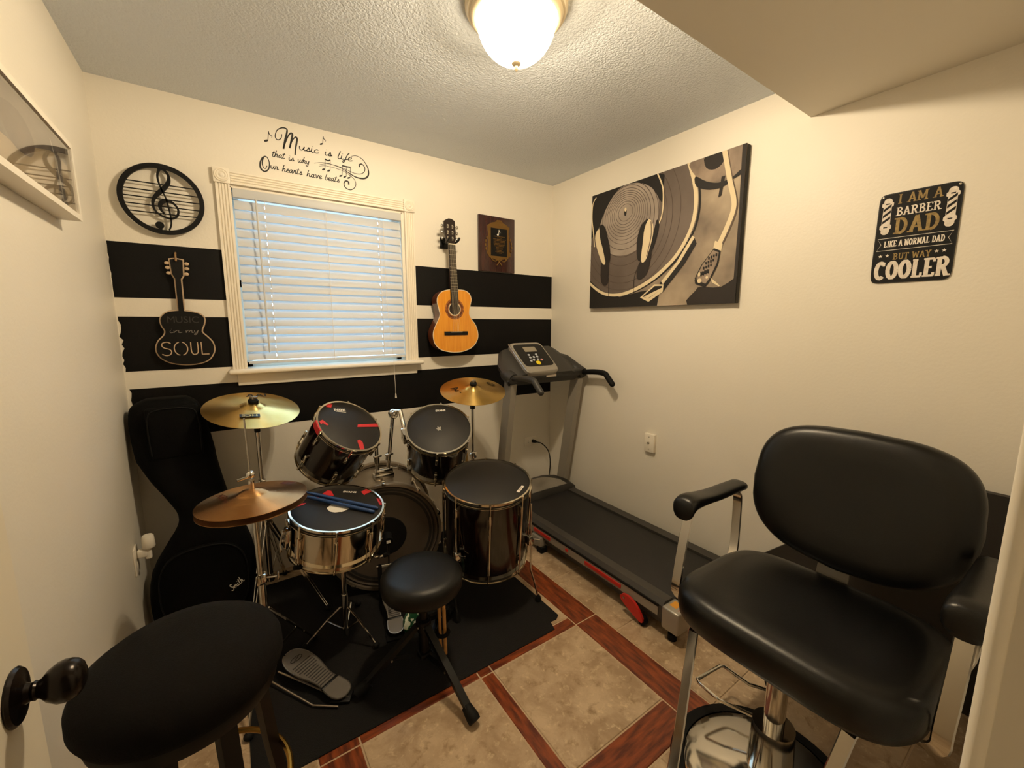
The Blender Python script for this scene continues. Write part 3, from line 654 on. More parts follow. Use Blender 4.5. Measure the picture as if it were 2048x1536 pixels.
for i in range(6):
    part(gt, 'string', MB().tube([(1.2010 + i * .0062 - .002, YG - .0135, 1.888), (1.2115 + i * .0096, YG - .0155, 1.340)], .00045, 5), 'bone')
hg = thing('guitar_hanger', 'black padded yoke hanger holding the guitar headstock', 'hanger', (1.21, YB, 1.91))
part(hg, 'wall_plate', MB().rbox((1.213, YB - .006, 1.91), (.055, .012, .07), .004), 'plastic_black')
part(hg, 'arm', MB().tube([(1.213, YB - .01, 1.91), (1.213, YG + .035, 1.905)], .008, 10), 'plastic_black')
part(hg, 'yoke', MB().tube([(1.186, YG - .035, 1.925), (1.182, YG - .028, 1.910), (1.184, YG + .01, 1.902), (1.213, YG + .037, 1.900), (1.246, YG + .01, 1.902), (1.250, YG - .028, 1.910), (1.256, YG - .035, 1.927)], .0065, 10, smooth=4), 'plastic_black')

# --- award plaque
pq = thing('award_plaque', 'dark wood award plaque with gold wreath and engraved black plate', 'plaque', (1.616, YB, 1.756))
part(pq, 'board', MB().rbox((1.6158, 2.540, 1.9415), (.296, .020, .372), .003), 'plaque_wood')
SH = [(1.5322, 2.0618), (1.57, 2.084), (1.608, 2.092), (1.6458, 2.092), (1.685, 2.083), (1.7169, 2.0624), (1.7091, 2.0319), (1.712, 1.96), (1.715, 1.9076), (1.7268, 1.870), (1.6679, 1.8444), (1.6256, 1.8347), (1.5839, 1.8400), (1.5322, 1.8721), (1.541, 1.95), (1.5400, 2.0182)]
sh = part(pq, 'shield', MB().prism(SH, 0, .005, BACK(2.530)).prism([(1.595, 2.09), (1.66, 2.09), (1.645, 2.105), (1.61, 2.105)], 0, .007, BACK(2.530)), 'plaque_gold')
for s in (-1, 1):
    for k in range(8):
        a = math.radians(200 + k * 17) if s < 0 else math.radians(-20 - k * 17)
        a = math.radians(140 + k * 14) if s < 0 else math.radians(40 - k * 14)
        part(pq, 'leaf', MB().ball((1.627 + .108 * math.cos(a), 2.527, 1.935 + .105 * math.sin(a)), (.006, .003, .012), n=8, m=6), 'plaque_gold')
for s in (-1, 1): part(pq, 'ribbon', MB().tube([(1.627 + s * .075, 2.527, 1.862), (1.627 + s * .055, 2.525, 1.835), (1.627 + s * .03, 2.524, 1.828), (1.627 + s * .012, 2.524, 1.836), (1.627 - s * .02, 2.524, 1.800)], .0045, 8, smooth=4), 'plaque_gold')
pl = part(pq, 'engraved_plate', MB().box((1.6265, 2.5240, 1.956), (.134, .002, .186)), 'plastic_black')
en = MB(); ME = BACK(2.5228)
rl = random.Random(3)
for i, wd in enumerate((.085, .03, .095, .092, .088, .090, .086, .080, .05, .055, .04, .065, .04)):
    z = 1.995 - i * .0092; x = 1.6265 - wd / 2
    while x < 1.6265 + wd / 2: ww = .004 + rl.random() * .008; en.box((x + ww / 2, z, 0), (ww, .0035, .0003), ME); x += ww + .0022
part(pl, 'engraving', en, 'gold_metal', ang=0)
nt_ = MB().poly([(1.616 + a, 2.007 + b) for a, b in oval(.008, .0065, 2, 14)], ME).stroke([(1.6235, 2.009), (1.6245, 2.040)], .003, ME).stroke([(1.6245, 2.040), (1.630, 2.030), (1.635, 2.020)], [.006, .005, .002], ME)
part(pl, 'engraving', nt_, 'white_print', ang=0)

# --- turntable canvas on the right wall; drawings in (Y, Z), the print is flat
cv = thing('canvas_print', 'sepia canvas print of a turntable with headphones on the right wall', 'picture', (XR, 1.59, 1.499))
CX = 2.097
cy0, cy1, cz0, cz1 = 1.090, 2.096, 1.499, 2.239
part(cv, 'canvas', MB().rbox(((CX + XR - .002) / 2, (cy0 + cy1) / 2, (cz0 + cz1) / 2), (XR - .002 - CX, cy1 - cy0, cz1 - cz0), .003), 'ink_black')
def inside(poly):
    """clip to the canvas face (Sutherland-Hodgman)"""
    def cut(P, ax, lim, sg):
        o = []
        for i in range(len(P)):
            a, b = P[i - 1], P[i]; ia, ib = (a[ax] - lim) * sg >= 0, (b[ax] - lim) * sg >= 0
            if ia != ib: t = (lim - a[ax]) / (b[ax] - a[ax]); o.append((a[0] + (b[0] - a[0]) * t, a[1] + (b[1] - a[1]) * t))
            if ib: o.append(b)
        return o
    for ax, lim, sg in ((0, cy0, 1), (0, cy1, -1), (1, cz0, 1), (1, cz1, -1)):
        if poly: poly = cut(poly, ax, lim, sg)
    return poly
layer = [0]
def ink(poly, mt, name='print_shape'):
    P = inside([(p[0], p[1]) for p in poly])
    if len(P) < 3: return
    layer[0] += 1
    part(cv, name, MB().poly(P, RIGHT(CX - .0003 - layer[0] * .00006)), mt, ang=0)
def inkline(pts, wd, mt, sm=5):
    layer[0] += 1
    mb = MB().stroke(pts, wd, RIGHT(CX - .0003 - layer[0] * .00006), sm)
    keep = MB()
    for f in mb.f + [None]:
        q = inside([(mb.v[i].y, mb.v[i].z) for i in f]) if f else []
        if len(q) > 2: keep.poly(q, RIGHT(CX - .0003 - layer[0] * .00006))
        elif keep.f: part(cv, 'print_line', keep, mt, ang=0); keep = MB()
sm = lambda P, n=4: [(p.x, p.y) for p in cr([(*p, 0) for p in P], n, True)]
ink([(cy0, cz0), (cy1, cz0), (cy1, cz1), (cy0, cz1)], 'ink_base')
RIM = [(1.3966, 2.2577), (1.3537, 2.1404), (1.3363, 2.0402), (1.3433, 1.9447), (1.3758, 1.8577), (1.4358, 1.771), (1.5089, 1.707), (1.6039, 1.6474), (1.7255, 1.5991), (1.8297, 1.5791), (1.932, 1.5847), (2.0198, 1.6173), (2.12, 1.685)]
rimc = [(p.x, p.y) for p in cr([(*p, 0) for p in RIM], 5)]
ink([(2.0947, 1.6545), (1.9861, 1.5995), (1.8289, 1.564), (1.6703, 1.5885), (1.53, 1.60), (1.5454, 1.4999), (2.096, 1.4999)], 'ink_black')
ink(sm([(1.2801, 1.5902), (1.3065, 1.573), (1.3514, 1.4999), (1.081, 1.48), (1.07, 1.6315), (1.1685, 1.5825)], 3), 'ink_dark')
ink(rimc + [(2.13, 2.26)], 'ink_disc')
sx, sz = 1.8089, 2.075
# grooves of the record (slightly tilted ellipses about the spindle)
def el(r, k=.88, dz=0, n=56): return [(sx + r * math.cos(2 * PI * i / n), sz + dz + r * k * math.sin(2 * PI * i / n)) for i in range(n)]
ink(el(.245, .92, -.03), 'ink_disc2')
for r, k, dz, wd in ((.055, .9, 0, .003), (.075, .9, -.002, .003), (.092, .9, -.004, .003), (.108, .9, -.006, .003), (.122, .92, -.009, .003), (.136, .94, -.013, .003), (.150, .96, -.018, .003), (.166, .98, -.023, .003), (.188, 1.0, -.032, .0035), (.215, 1.02, -.045, .004), (.245, 1.05, -.06, .0035), (.30, 1.05, -.07, .003), (.335, 1.06, -.07, .004), (.385, 1.06, -.06, .003)):
    E_ = el(r, k, dz); inkline(E_ + E_[:1], wd, 'ink_groove', 0)
ink(sm([(2.1045, 2.2511), (1.5899, 2.2464), (1.545, 2.1525), (1.548, 2.0758), (1.6185, 2.171), (1.7301, 2.229), (1.8706, 2.2255), (1.978, 2.1198), (2.0383, 2.0068), (2.12, 1.98)], 3), 'ink_black')
ink([(sx + a, sz + .002 + b) for a, b in oval(.010, .022, 2, 14)], 'ink_black'); ink([(sx + a, sz + .018 + b) for a, b in oval(.008, .012, 2, 12)], 'ink_cream')
inkline([(a - .022, b - .004) for a, b in RIM], .012, 'ink_black'); inkline(RIM, [.020, .024, .022, .020, .020, .022, .022, .020, .018, .018, .016], 'ink_cream')
for i in range(16):
    t = i / 15; a = rimc[18 + int(t * 12)]; ink([(a[0] - .012 + dx, a[1] - .010 + dz) for dx, dz in ((-.004, -.003), (.004, -.003), (.004, .003), (-.004, .003))], 'ink_black')
# strobe lamp and brush strip
ink([(1.3373, 1.8608), (1.317, 1.8175), (1.3806, 1.7194), (1.48, 1.610), (1.5092, 1.5756), (1.535, 1.6277), (1.4323, 1.7187), (1.3655, 1.8123)], 'ink_black')
ink([(1.3444, 1.8619), (1.3297, 1.8503), (1.4106, 1.7292), (1.5113, 1.6197), (1.5245, 1.6377), (1.4332, 1.7318)], 'ink_cream')
ink([(1.6683, 1.5524), (1.5688, 1.6239), (1.5073, 1.6194), (1.5087, 1.5788), (1.6052, 1.5246)], 'ink_cream'); ink([(1.650, 1.5574), (1.5658, 1.6139), (1.5173, 1.6114), (1.5187, 1.5928), (1.6052, 1.5446)], 'ink_black'); ink([(1.64, 1.5574), (1.52, 1.6), (1.515, 1.594), (1.61, 1.545)], 'ink_cream')
# pitch knob, tone arm, head shell
ink(sm([(1.3743, 2.2486), (1.1187, 2.2526), (1.1052, 2.1344), (1.1545, 2.1045), (1.2205, 2.0996), (1.2857, 2.1225), (1.3485, 2.1629)], 3), 'ink_grey')
ink(sm([(1.30, 2.245), (1.21, 2.245), (1.20, 2.19), (1.24, 2.165), (1.29, 2.185)], 3), 'ink_dark')
ink(sm([(1.3482, 2.1598), (1.2855, 2.1195), (1.2203, 2.0967), (1.1543, 2.1016), (1.1076, 2.1297), (1.1058, 2.1076), (1.1476, 2.0916), (1.1937, 2.0699), (1.2626, 2.0729), (1.3377, 2.1064)], 3), 'ink_black')
ink([(1.205, 2.12), (1.185, 2.12), (1.20, 2.03), (1.215, 2.025)], 'ink_dark')
ink(sm([(1.112, 2.239), (1.0905, 2.239), (1.0905, 1.50), (1.106, 1.50), (1.104, 1.9)], 2), 'ink_dark')
ARM = [(1.2005, 2.247), (1.1626, 2.0955), (1.134, 1.9938), (1.1355, 1.9381), (1.1599, 1.8689), (1.1906, 1.8001)]
inkline([(a - .012, b - .006) for a, b in ARM], .014, 'ink_mid'); inkline(ARM, .024, 'ink_cream')
ink([(1.215, 1.815), (1.175, 1.795), (1.178, 1.760), (1.222, 1.778)], 'ink_cream')
shp = [(1.2182, 1.7789), (1.1823, 1.7621), (1.1903, 1.7039), (1.2292, 1.6234), (1.2535, 1.5945), (1.3096, 1.6175), (1.3145, 1.6367), (1.2815, 1.7021)]
ink([(a, b - .01) for a, b in shp], 'ink_black'); ink(shp, 'ink_black'); cxs, czs = 1.245, 1.69
ink([(cxs + (a - cxs) * .86, czs + (b - czs) * .9) for a, b in shp], 'ink_grey')
for r_, (a, b) in enumerate(((1.222, 1.738), (1.236, 1.714), (1.247, 1.690), (1.262, 1.660))):
    for k in range(4): ink([(a - (k - 1.5) * .013 + dx * (1.5 if r_ == 3 else 1), b - (k - 1.5) * -.004 + dz * (1.4 if r_ == 3 else 1)) for dx, dz in ((-.0048, -.008), (.0048, -.006), (.0048, .008), (-.0048, .007))], 'ink_black')
ink([(1.286 + a, 1.622 + b) for a, b in oval(.012, .012, 2, 14)], 'ink_cream'); ink([(1.246 + a, 1.636 + b) for a, b in oval(.007, .007, 2, 12)], 'ink_cream'); ink([(1.290 + a, 1.655 + b) for a, b in oval(.007, .012, 2, 12)], 'ink_cream')
ink([(1.2268, 1.6354), (1.1721, 1.5887), (1.178, 1.585), (1.2154, 1.6081)], 'ink_cream')
# headphones
inkline([(1.5857, 2.2439), (1.5454, 2.159), (1.536, 2.0731), (1.543, 1.9967), (1.5718, 1.9428)], .008, 'ink_cream'); ink(sm([(1.575, 1.985), (1.555, 1.95), (1.585, 1.84), (1.63, 1.77), (1.60, 1.87)], 3), 'ink_black')
ink(sm([(1.66, 1.80), (1.60, 1.83), (1.62, 1.70), (1.68, 1.66), (1.70, 1.70)], 3), 'ink_dark')
ink(sm([(1.6291, 2.0003), (1.656, 1.951), (1.6667, 1.8354), (1.6675, 1.7726), (1.6992, 1.7835), (1.7089, 1.8765), (1.6912, 1.9573), (1.6586, 1.9959)], 3), 'ink_black')
ink(sm([(1.6291, 2.0003), (1.598, 1.9676), (1.5943, 1.9065), (1.6147, 1.8282), (1.6409, 1.766), (1.6717, 1.7696), (1.6643, 1.8698), (1.656, 1.951)], 3), 'ink_cream')
inkline([(1.612, 1.985), (1.607, 1.90), (1.633, 1.79)], .006, 'ink_mid')
inkline([(2.0563, 2.2206), (2.0854, 2.1816), (2.0895, 2.09), (2.075, 2.0097), (2.0596, 1.9058)], .008, 'ink_cream')
ink(sm([(1.99, 1.82), (1.935, 1.85), (1.93, 1.66), (1.99, 1.67)], 3), 'ink_dark')
ink(sm([(2.0366, 2.0108), (2.0036, 1.9974), (1.9788, 1.9171), (1.9573, 1.7918), (1.9838, 1.791), (2.0309, 1.8784), (2.0563, 1.9599)], 3), 'ink_cream')
ink(sm([(2.0159, 2.0338), (1.9785, 2.027), (1.9437, 1.9495), (1.919, 1.8631), (1.921, 1.7953), (1.9518, 1.7874), (1.9824, 1.8794), (2.0127, 1.9607)], 3), 'ink_black')
inkline([(1.68, 1.76), (1.715, 1.68), (1.717, 1.56)], .003, 'ink_black'); inkline([(1.955, 1.78), (1.925, 1.68), (1.922, 1.56)], .003, 'ink_black')

# --- slab-serif stroke letters for the metal sign
SL = {
 'I': (.5, [('l', .25, 0, .25, 1)], [(.25, 0), (.25, 1)]),
 'A': (.86, [('l', .15, 0, .43, 1), ('l', .71, 0, .43, 1), ('t', .26, .33, .60, .33)], [(.13, 0), (.73, 0)]),
 'M': (1.0, [('l', .18, 0, .18, 1), ('l', .82, 0, .82, 1), ('l', .18, 1, .5, .2), ('l', .82, 1, .5, .2)], [(.18, 0), (.82, 0), (.14, 1), (.86, 1)]),
 'B': (.82, [('l', .22, 0, .22, 1), ('a', .36, .76, .26, .20, -90, 90), ('a', .38, .27, .30, .23, -90, 90), ('t', .2, .96, .4, .96), ('t', .2, .52, .4, .52), ('t', .2, .04, .4, .04)], [(.18, 0), (.18, 1)]),
 'R': (.88, [('l', .22, 0, .22, 1), ('a', .38, .73, .28, .23, -90, 90), ('t', .2, .96, .4, .96), ('t', .2, .5, .4, .5), ('l', .45, .5, .70, 0)], [(.2, 0), (.76, 0), (.18, 1)]),
 'E': (.76, [('l', .22, 0, .22, 1), ('t', .2, .95, .68, .95), ('t', .2, .5, .55, .5), ('t', .2, .05, .68, .05), ('t', .66, .95, .66, .78), ('t', .66, .05, .66, .22)], [(.18, 0), (.18, 1)]),
 'D': (.86, [('l', .22, 0, .22, 1), ('a', .36, .5, .34, .45, -90, 90), ('t', .2, .95, .4, .95), ('t', .2, .05, .4, .05)], [(.18, 0), (.18, 1)]),
 'L': (.74, [('l', .22, 0, .22, 1), ('t', .2, .05, .66, .05), ('t', .64, .05, .64, .25)], [(.2, 0), (.22, 1)]),
 'K': (.86, [('l', .22, 0, .22, 1), ('l', .26, .45, .68, 1), ('l', .38, .6, .70, 0)], [(.2, 0), (.74, 0), (.2, 1), (.72, 1)]),
 'N': (.90, [('l', .2, 0, .2, 1), ('l', .72, 0, .72, 1), ('l', .2, 1, .72, 0)], [(.2, 0), (.14, 1), (.74, 1)]),
 'O': (.86, [('a', .43, .5, .29, .44, 0, 360)], []),
 'C': (.80, [('a', .43, .5, .29, .44, 50, 310), ('t', .64, .96, .64, .74)], []),
 'U': (.86, [('l', .2, .35, .2, 1), ('l', .68, .35, .68, 1), ('a', .44, .35, .24, .30, 180, 360)], [(.2, 1), (.68, 1)]),
 'T': (.80, [('l', .4, 0, .4, 1), ('t', .06, .95, .74, .95), ('t', .08, .95, .08, .75), ('t', .72, .95, .72, .75)], [(.4, 0)]),
 'W': (1.1, [('l', .14, 1, .32, 0), ('l', .32, 0, .55, .85), ('l', .55, .85, .78, 0), ('l', .78, 0, .96, 1)], [(.12, 1), (.98, 1)]),
 'Y': (.84, [('l', .16, 1, .42, .45), ('l', .68, 1, .42, .45), ('l', .42, 0, .42, .5)], [(.42, 0), (.14, 1), (.70, 1)]),
}
def slab(word, y_left, y_right, z, h, M, bold=.17):
    """word written towards -Y on the right wall"""
    adv = lambda c: .42 if c == ' ' else SL[c][0]
    tot = sum(adv(c) for c in word); k = (y_left - y_right) / tot; out = []; cx = 0
    for c in word:
        if c != ' ':
            mb = MB(); W = bold * h; q_ = [0]
            def MM(): q_[0] += 1; return M @ Matrix.Translation((0, 0, -q_[0] * .00003))
            fx = lambda x: y_left - (x + cx) * k
            for p in SL[c][1]:
                if p[0] == 'a': mb.stroke([(fx(a), z + b * h) for a, b in arc(p[1], p[2], p[3], p[5], p[6], 14, p[4])], W * (.95 if c not in 'OC' else 1.1), MM(), 0)
                else:
                    ww = W if p[0] == 'l' else W * .62
                    mb.stroke([(fx(p[1]), z + p[2] * h), (fx(p[3]), z + p[4] * h)], ww, MM(), 0)
            for (a, b) in SL[c][2]: mb.stroke([(fx(a - .17), z + (b * .91 + .045) * h), (fx(a + .17), z + (b * .91 + .045) * h)], .09 * h, MM(), 0)
            out.append(mb)
        cx += adv(c)
    return out
sg = thing('metal_sign', 'black tin sign with gold and white barber lettering on the right wall', 'sign', (XR - .012, .464, 1.553))
SX = 2.1155
part(sg, 'plate', MB().prism([(.464 + a, 1.7185 + b) for a, b in oval(.112, .1655, 14, 48)], 0, .0025, RIGHT(SX)), 'art_black')
part(sg, 'raised_edge', MB().stroke([(.464 + a, 1.7185 + b) for a, b in oval(.1105, .164, 14, 48)], .003, RIGHT(SX - .0006), 0, 0, True), 'metal_black', ang=0)
MS = RIGHT(SX - .0006)
for wd, yl, yr, z, h, mt in (('I AM A', .523, .401, 1.842, .034, 'sign_gold'), ('BARBER', .523, .402, 1.799, .030, 'sign_white'), ('DAD', .525, .399, 1.733, .058, 'sign_gold'), ('LIKE A NORMAL DAD', .547, .381, 1.6875, .0225, 'sign_white'), ('BUT WAY', .516, .411, 1.639, .0225, 'sign_gold'), ('COOLER', .566, .358, 1.5675, .066, 'sign_white')):
    for mb in slab(wd, yl, yr, z, h, MS, .18 if wd in ('DAD', 'COOLER') else .15): part(sg, 'letter', mb, mt, ang=0)
part(sg, 'banner_outline', MB().stroke([(.567, 1.7205), (.3615, 1.7205), (.373, 1.6985), (.3615, 1.6755), (.567, 1.6755), (.5555, 1.6985)], .0016, MS, 0, 0, True), 'sign_white', ang=0)
for y in (.5532, .5325, .398, .3787):
    part(sg, 'star', MB().poly([(y + (.0068 if i % 2 == 0 else .0027) * math.sin(PI * i / 5), 1.6555 + (.0068 if i % 2 == 0 else .0027) * math.cos(PI * i / 5)) for i in range(10)], MS), 'sign_white', ang=0)
for yc in (.5495, .3765):
    pm = part(sg, 'barber_pole', MB().poly([(yc + a, 1.8475 + b) for a, b in [(.017, -.008), (.017, .002), (.012, .006)] + arc(0, .008, .0125, 0, 180, 10) + [(-.012, .006), (-.017, .002), (-.017, -.008), (-.012, -.012), (-.0125, -.075), (-.017, -.080), (-.017, -.090), (-.012, -.095)] + arc(0, -.100, .0125, 180, 360, 10) + [(.012, -.095), (.017, -.090), (.017, -.080), (.0125, -.075), (.012, -.012)]], MS), 'sign_white', ang=0)
    st = MB()
    for k in range(3):
        z = 1.775 + k * .022; st.poly([(yc + .011, z), (yc - .011, z + .017), (yc - .011, z + .027), (yc + .011, z + .010)], RIGHT(SX - .0009))
    st.stroke([(yc + .006, 1.847), (yc - .006, 1.847)], .004, RIGHT(SX - .0009), 0).stroke([(yc + .006, 1.762), (yc - .006, 1.762)], .004, RIGHT(SX - .0009), 0)
    part(pm, 'pole_stripes', st, 'art_black', ang=0)[ 'kind'] = 'stuff'
for y in (.565, .363): part(sg, 'rivet', MB().ball((SX - .001, y, 1.873), (.002, .004, .004), n=12, m=8), 'chrome')

# --- framed picture on the left wall
fp = thing('framed_picture', 'deep white picture frame under glass high on the left wall', 'picture', (XL, 1.52, 1.70))
FX, fy0, fy1, fz0, fz1, fwid = -.345, 1.12, 1.900, 1.716, 1.943, .017
for nm, a in (('frame_rail', (fy0, fy1, fz0, fz0 + fwid)), ('frame_rail', (fy0, fy1, fz1 - fwid, fz1)), ('frame_stile', (fy0, fy0 + fwid, fz0 + fwid, fz1 - fwid)), ('frame_stile', (fy1 - fwid, fy1, fz0 + fwid, fz1 - fwid))):
    part(fp, nm, MB().mm(XL + .001, FX, a[0], a[1], a[2], a[3]), 'trim_white')
LEFT = lambda x: axes((x, 0, 0), (0, 1, 0), (0, 0, 1), (1, 0, 0))
pr_ = part(fp, 'print', MB().mm(XL + .002, FX - .016, fy0 + fwid, fy1 - fwid, fz0 + fwid, fz1 - fwid), 'paper_tan')
pX = FX - .0155
part(pr_, 'print_shape', MB().poly([(1.14, 1.926), (1.883, 1.926), (1.883, 1.872), (1.80, 1.880), (1.72, 1.868), (1.60, 1.835), (1.45, 1.80), (1.14, 1.80)], LEFT(pX)), 'paper_grey', ang=0)
part(pr_, 'print_shape', MB().poly(sm([(1.77, 1.89), (1.82, 1.88), (1.81, 1.80), (1.83, 1.74), (1.79, 1.735), (1.76, 1.78)], 3), LEFT(pX + .0004)), 'paper_grey', ang=0)
part(pr_, 'print_shape', MB().stroke([(1.74, 1.905), (1.77, 1.85), (1.785, 1.79), (1.79, 1.74)], [.004, .010, .012, .008], LEFT(pX + .0006)), 'trim_white', ang=0)
part(pr_, 'print_shape', MB().poly(sm([(1.40, 1.87), (1.52, 1.89), (1.60, 1.85), (1.56, 1.80), (1.44, 1.80)], 3), LEFT(pX + .0004)), 'paper_brown', ang=0)
part(fp, 'glass', MB().mm(FX - .006, FX - .004, fy0 + fwid, fy1 - fwid, fz0 + fwid, fz1 - fwid), 'glass')

# --- outlets and plates
op = thing('wall_outlet', 'cream duplex outlet plate on the back wall behind the treadmill', 'outlet', (1.931, YB, .465))
part(op, 'plate', MB().rbox((1.931, YB - .0035, .465), (.118, .007, .072), .003), 'plate_white')
for x in (1.910, 1.952):
    r_ = part(op, 'socket', MB().lathe([(0, .001), (.014, .001), (.0155, 0), (.0155, -.003)], 24, axes((x, YB - .0075, .465), (1, 0, 0), (0, 0, 1), (0, -1, 0))), 'plate_white')
    part(r_, 'slot', MB().box((x, YB - .0088, .470), (.007, .001, .002)), 'plastic_black'); part(r_, 'slot', MB().box((x, YB - .0088, .459), (.009, .001, .002)), 'plastic_black')
wp = thing('cable_plate', 'beige coax wall plate beside the treadmill on the right wall', 'wall plate', (XR, 1.562, .661))
part(wp, 'plate', MB().rbox((XR - .012, 1.562, .661), (.024, .072, .116), .004), 'plate_white')
part(wp, 'jack', MB().cyl((XR - .024, 1.564, .663), (XR - .028, 1.564, .663), .007, n=6).cyl((XR - .024, 1.564, .663), (XR - .034, 1.564, .663), .004, n=10), 'steel')
for z in (.700, .622): part(wp, 'screw', MB().cyl((XR - .0235, 1.562, z), (XR - .0255, 1.562, z), .0035, n=10), 'steel')
lo = thing('wall_outlet', 'white outlet plate low on the left wall by the gig bag', 'outlet', (XL, 2.255, .40))
part(lo, 'plate', MB().rbox((XL + .0035, 2.255, .395), (.007, .072, .118), .003), 'plate_white')
for z in (.417, .373): part(lo, 'socket', MB().lathe([(0, .001), (.014, .001), (.0155, 0), (.0155, -.003)], 24, axes((XL + .0075, 2.255, z), (0, 1, 0), (0, 0, 1), (1, 0, 0))), 'plate_white')
ad = thing('air_freshener', 'small white plug-in air freshener in the left wall outlet', 'air freshener', (XL + .009, 2.255, .40))
part(ad, 'plug_body', MB().rbox((XL + .027, 2.255, .421), (.034, .030, .034), .006, 3).rbox((XL + .046, 2.255, .415), (.022, .022, .050), .006, 3), 'plate_white')
part(ad, 'refill_cap', MB().lathe([(0, 0), (.020, 0), (.023, .005), (.021, .050), (.017, .056), (0, .056)], 24, Matrix.Translation((XL + .049, 2.255, .440))), 'plate_white')

# ================================================================== DRUM KIT
mat_o = solo('floor_mat', MB().prism([(-.048, 1.30), (1.135, 1.30), (1.150, 1.348), (1.185, 1.346), (1.21, 1.362), (1.21, 2.42), (-.048, 2.42)], 0, .004, Matrix.Identity(4)), 'rubber_mat', 'thin black rubber mat under the drum kit', 'mat', (.6, 1.9, 0))
FZ = .0042         # top of the mat
def rotz(a): return Matrix.Rotation(a, 4, 'Z')
def hoop(z, r, s):
    """flanged steel hoop, s=+1 playing side up"""
    p = [(r - .005, .011), (r + .003, .011), (r + .003, .009), (r - .002, .008), (r - .002, -.012), (r + .005, -.013), (r + .005, -.0155), (r - .005, -.0155)]
    return MB().lathe([(a, z + s * b) for a, b in p + p[:1]], 64)
def drum(name, label, M, r, depth, nl, wrap, headm, lug='short', rot=0, hoopm='hoop_chrome', cat='drum'):
    t = thing(name, label, cat, M=M)
    rs = r - .010
    part(t, 'shell', MB().lathe([(rs - .004, -.008), (rs, -.010), (rs, -depth + .010), (rs - .004, -depth + .008)], 64), wrap, True)
    part(t, 'batter_head', MB().lathe([(0, 0), (r - .012, 0), (r - .0065, -.003), (r - .006, -.010)], 64), headm, True)
    part(t, 'bottom_head', MB().lathe([(0, -depth), (r - .012, -depth), (r - .006, -depth + .008)], 64), headm, True)
    part(t, 'hoop', hoop(0, r - .005, 1), hoopm, True); part(t, 'hoop', hoop(-depth, r - .005, -1), hoopm, True)
    mb = MB(); rods = []
    if lug == 'long':
        mb.tube([(rs + .010, 0, -.045), (rs + .010, 0, -depth + .045)], .0055, 10)
        for z in (-.07, -depth + .07): mb.rbox((rs + .006, 0, z), (.014, .014, .05), .004)
        segs = ((.012, -.05), (-depth - .012, -depth + .05))
    elif lug == 'mid':
        mb.rbox((rs + .007, 0, -depth / 2), (.016, .016, depth * .46), .006); mb.cyl((rs + .013, 0, -depth / 2 - depth * .26), (rs + .013, 0, -depth / 2 + depth * .26), .006, n=10)
        segs = ((.012, -depth * .25), (-depth - .012, -depth * .75))
    else:
        mb = None; segs = ()
        sh = MB().rbox((rs + .006, 0, -.062), (.014, .016, .046), .005); sh.cyl((rs + .011, 0, -.038), (rs + .011, 0, -.05), .005, n=10)
        sh.rbox((rs + .006, 0, -depth + .062), (.014, .016, .046), .005); sh.cyl((rs + .011, 0, -depth + .038), (rs + .011, 0, -depth + .05), .005, n=10)
        mb = sh; segs = ((.012, -.045), (-depth - .012, -depth + .045))
    for a, b in segs:
        rod = MB(); rods.append(rod); rod.cyl((rs + .011, 0, a), (rs + .011, 0, b), .0028, n=8); rod.cyl((rs + .011, 0, a), (rs + .011, 0, a - math.copysign(.014, a - b)), .005, n=8)
    l0 = part(t, 'lug', mb, hoopm, True); r0 = [part(t, 'tension_rod', rod, hoopm, True) for rod in rods]
    for i in range(nl):
        R_ = rotz(rot + 2 * PI * i / nl)
        for src in [l0] + r0:
            if i == 0: src.matrix_local = R_
            else: copy_part(src, t, R_)
    return t
def on_head(t, poly, mt, nm='tape', z=.0012): return part(t, nm, MB().prism(poly, z - .001, z, Matrix.Identity(4)), mt, True, ang=0)
def head_text(t, s, size, u, v, ang, mt='white_print', z=.0014, bold=.0006): return part(t, 'brand_print', text_mb(s, size, Matrix.Translation((u, v, z)) @ rotz(ang), bold), mt, True, ang=0)

# toms
MT1 = tilt((.457, 2.058, .900), (.321, -.569, .757)); MT2 = tilt((.876, 1.945, .852), (-.176, -.544, .821))
t1 = drum('tom_drum', 'black rack tom with red tape strips on its tilted head', MT1, .163, .25, 6, 'drum_wrap', 'drum_head', rot=.35)
for p in ([(.040, .000), (.048, .018), (.160, .036), (.157, .014)], [(.017, -.089), (.032, -.080), (.043, -.098), (.040, -.148), (.018, -.149)], [(-.143, .018), (-.125, .029), (-.102, .000), (-.112, -.006), (-.128, .008), (-.138, .0)], [(-.092, .118), (-.070, .142), (-.060, .138), (-.052, .146), (-.066, .118)]): on_head(t1, p, 'tape_red')
part(t1, 'tape', MB().loft([[(1.0 * r_ * math.cos(a), r_ * math.sin(a), z) for r_, z in ((.158, .0125), (.1655, .0125), (.167, -.016), (.1595, -.018))] for a in [math.radians(d) for d in (176, 184, 192, 199)]]), 'tape_red', True)
head_text(t1, 'EVANS', .020, -.025, .100, .12)
part(t1, 'brand_print', MB().box((-.022, .094, .0013), (.052, .003, .0004), rotz(.0)), 'white_print', True)
part(t1, 'mount_bracket', MB().rbox((.166 * math.cos(.75), .166 * math.sin(.75), -.10), (.03, .05, .07), .006), 'chrome', True)
t2 = drum('tom_drum', 'black rack tom with worn white spot on its tilted head', MT2, .173, .25, 6, 'drum_wrap', 'drum_head', rot=.1)
head_text(t2, 'EVANS', .018, .052, .112, -.26)
on_head(t2, [((.016 if i % 2 else .008) * math.cos(2 * PI * i / 11) * (1 if i % 3 else 1.3), (.018 if i % 2 else .009) * math.sin(2 * PI * i / 11)) for i in range(11)], 'tm_grey', 'worn_patch')
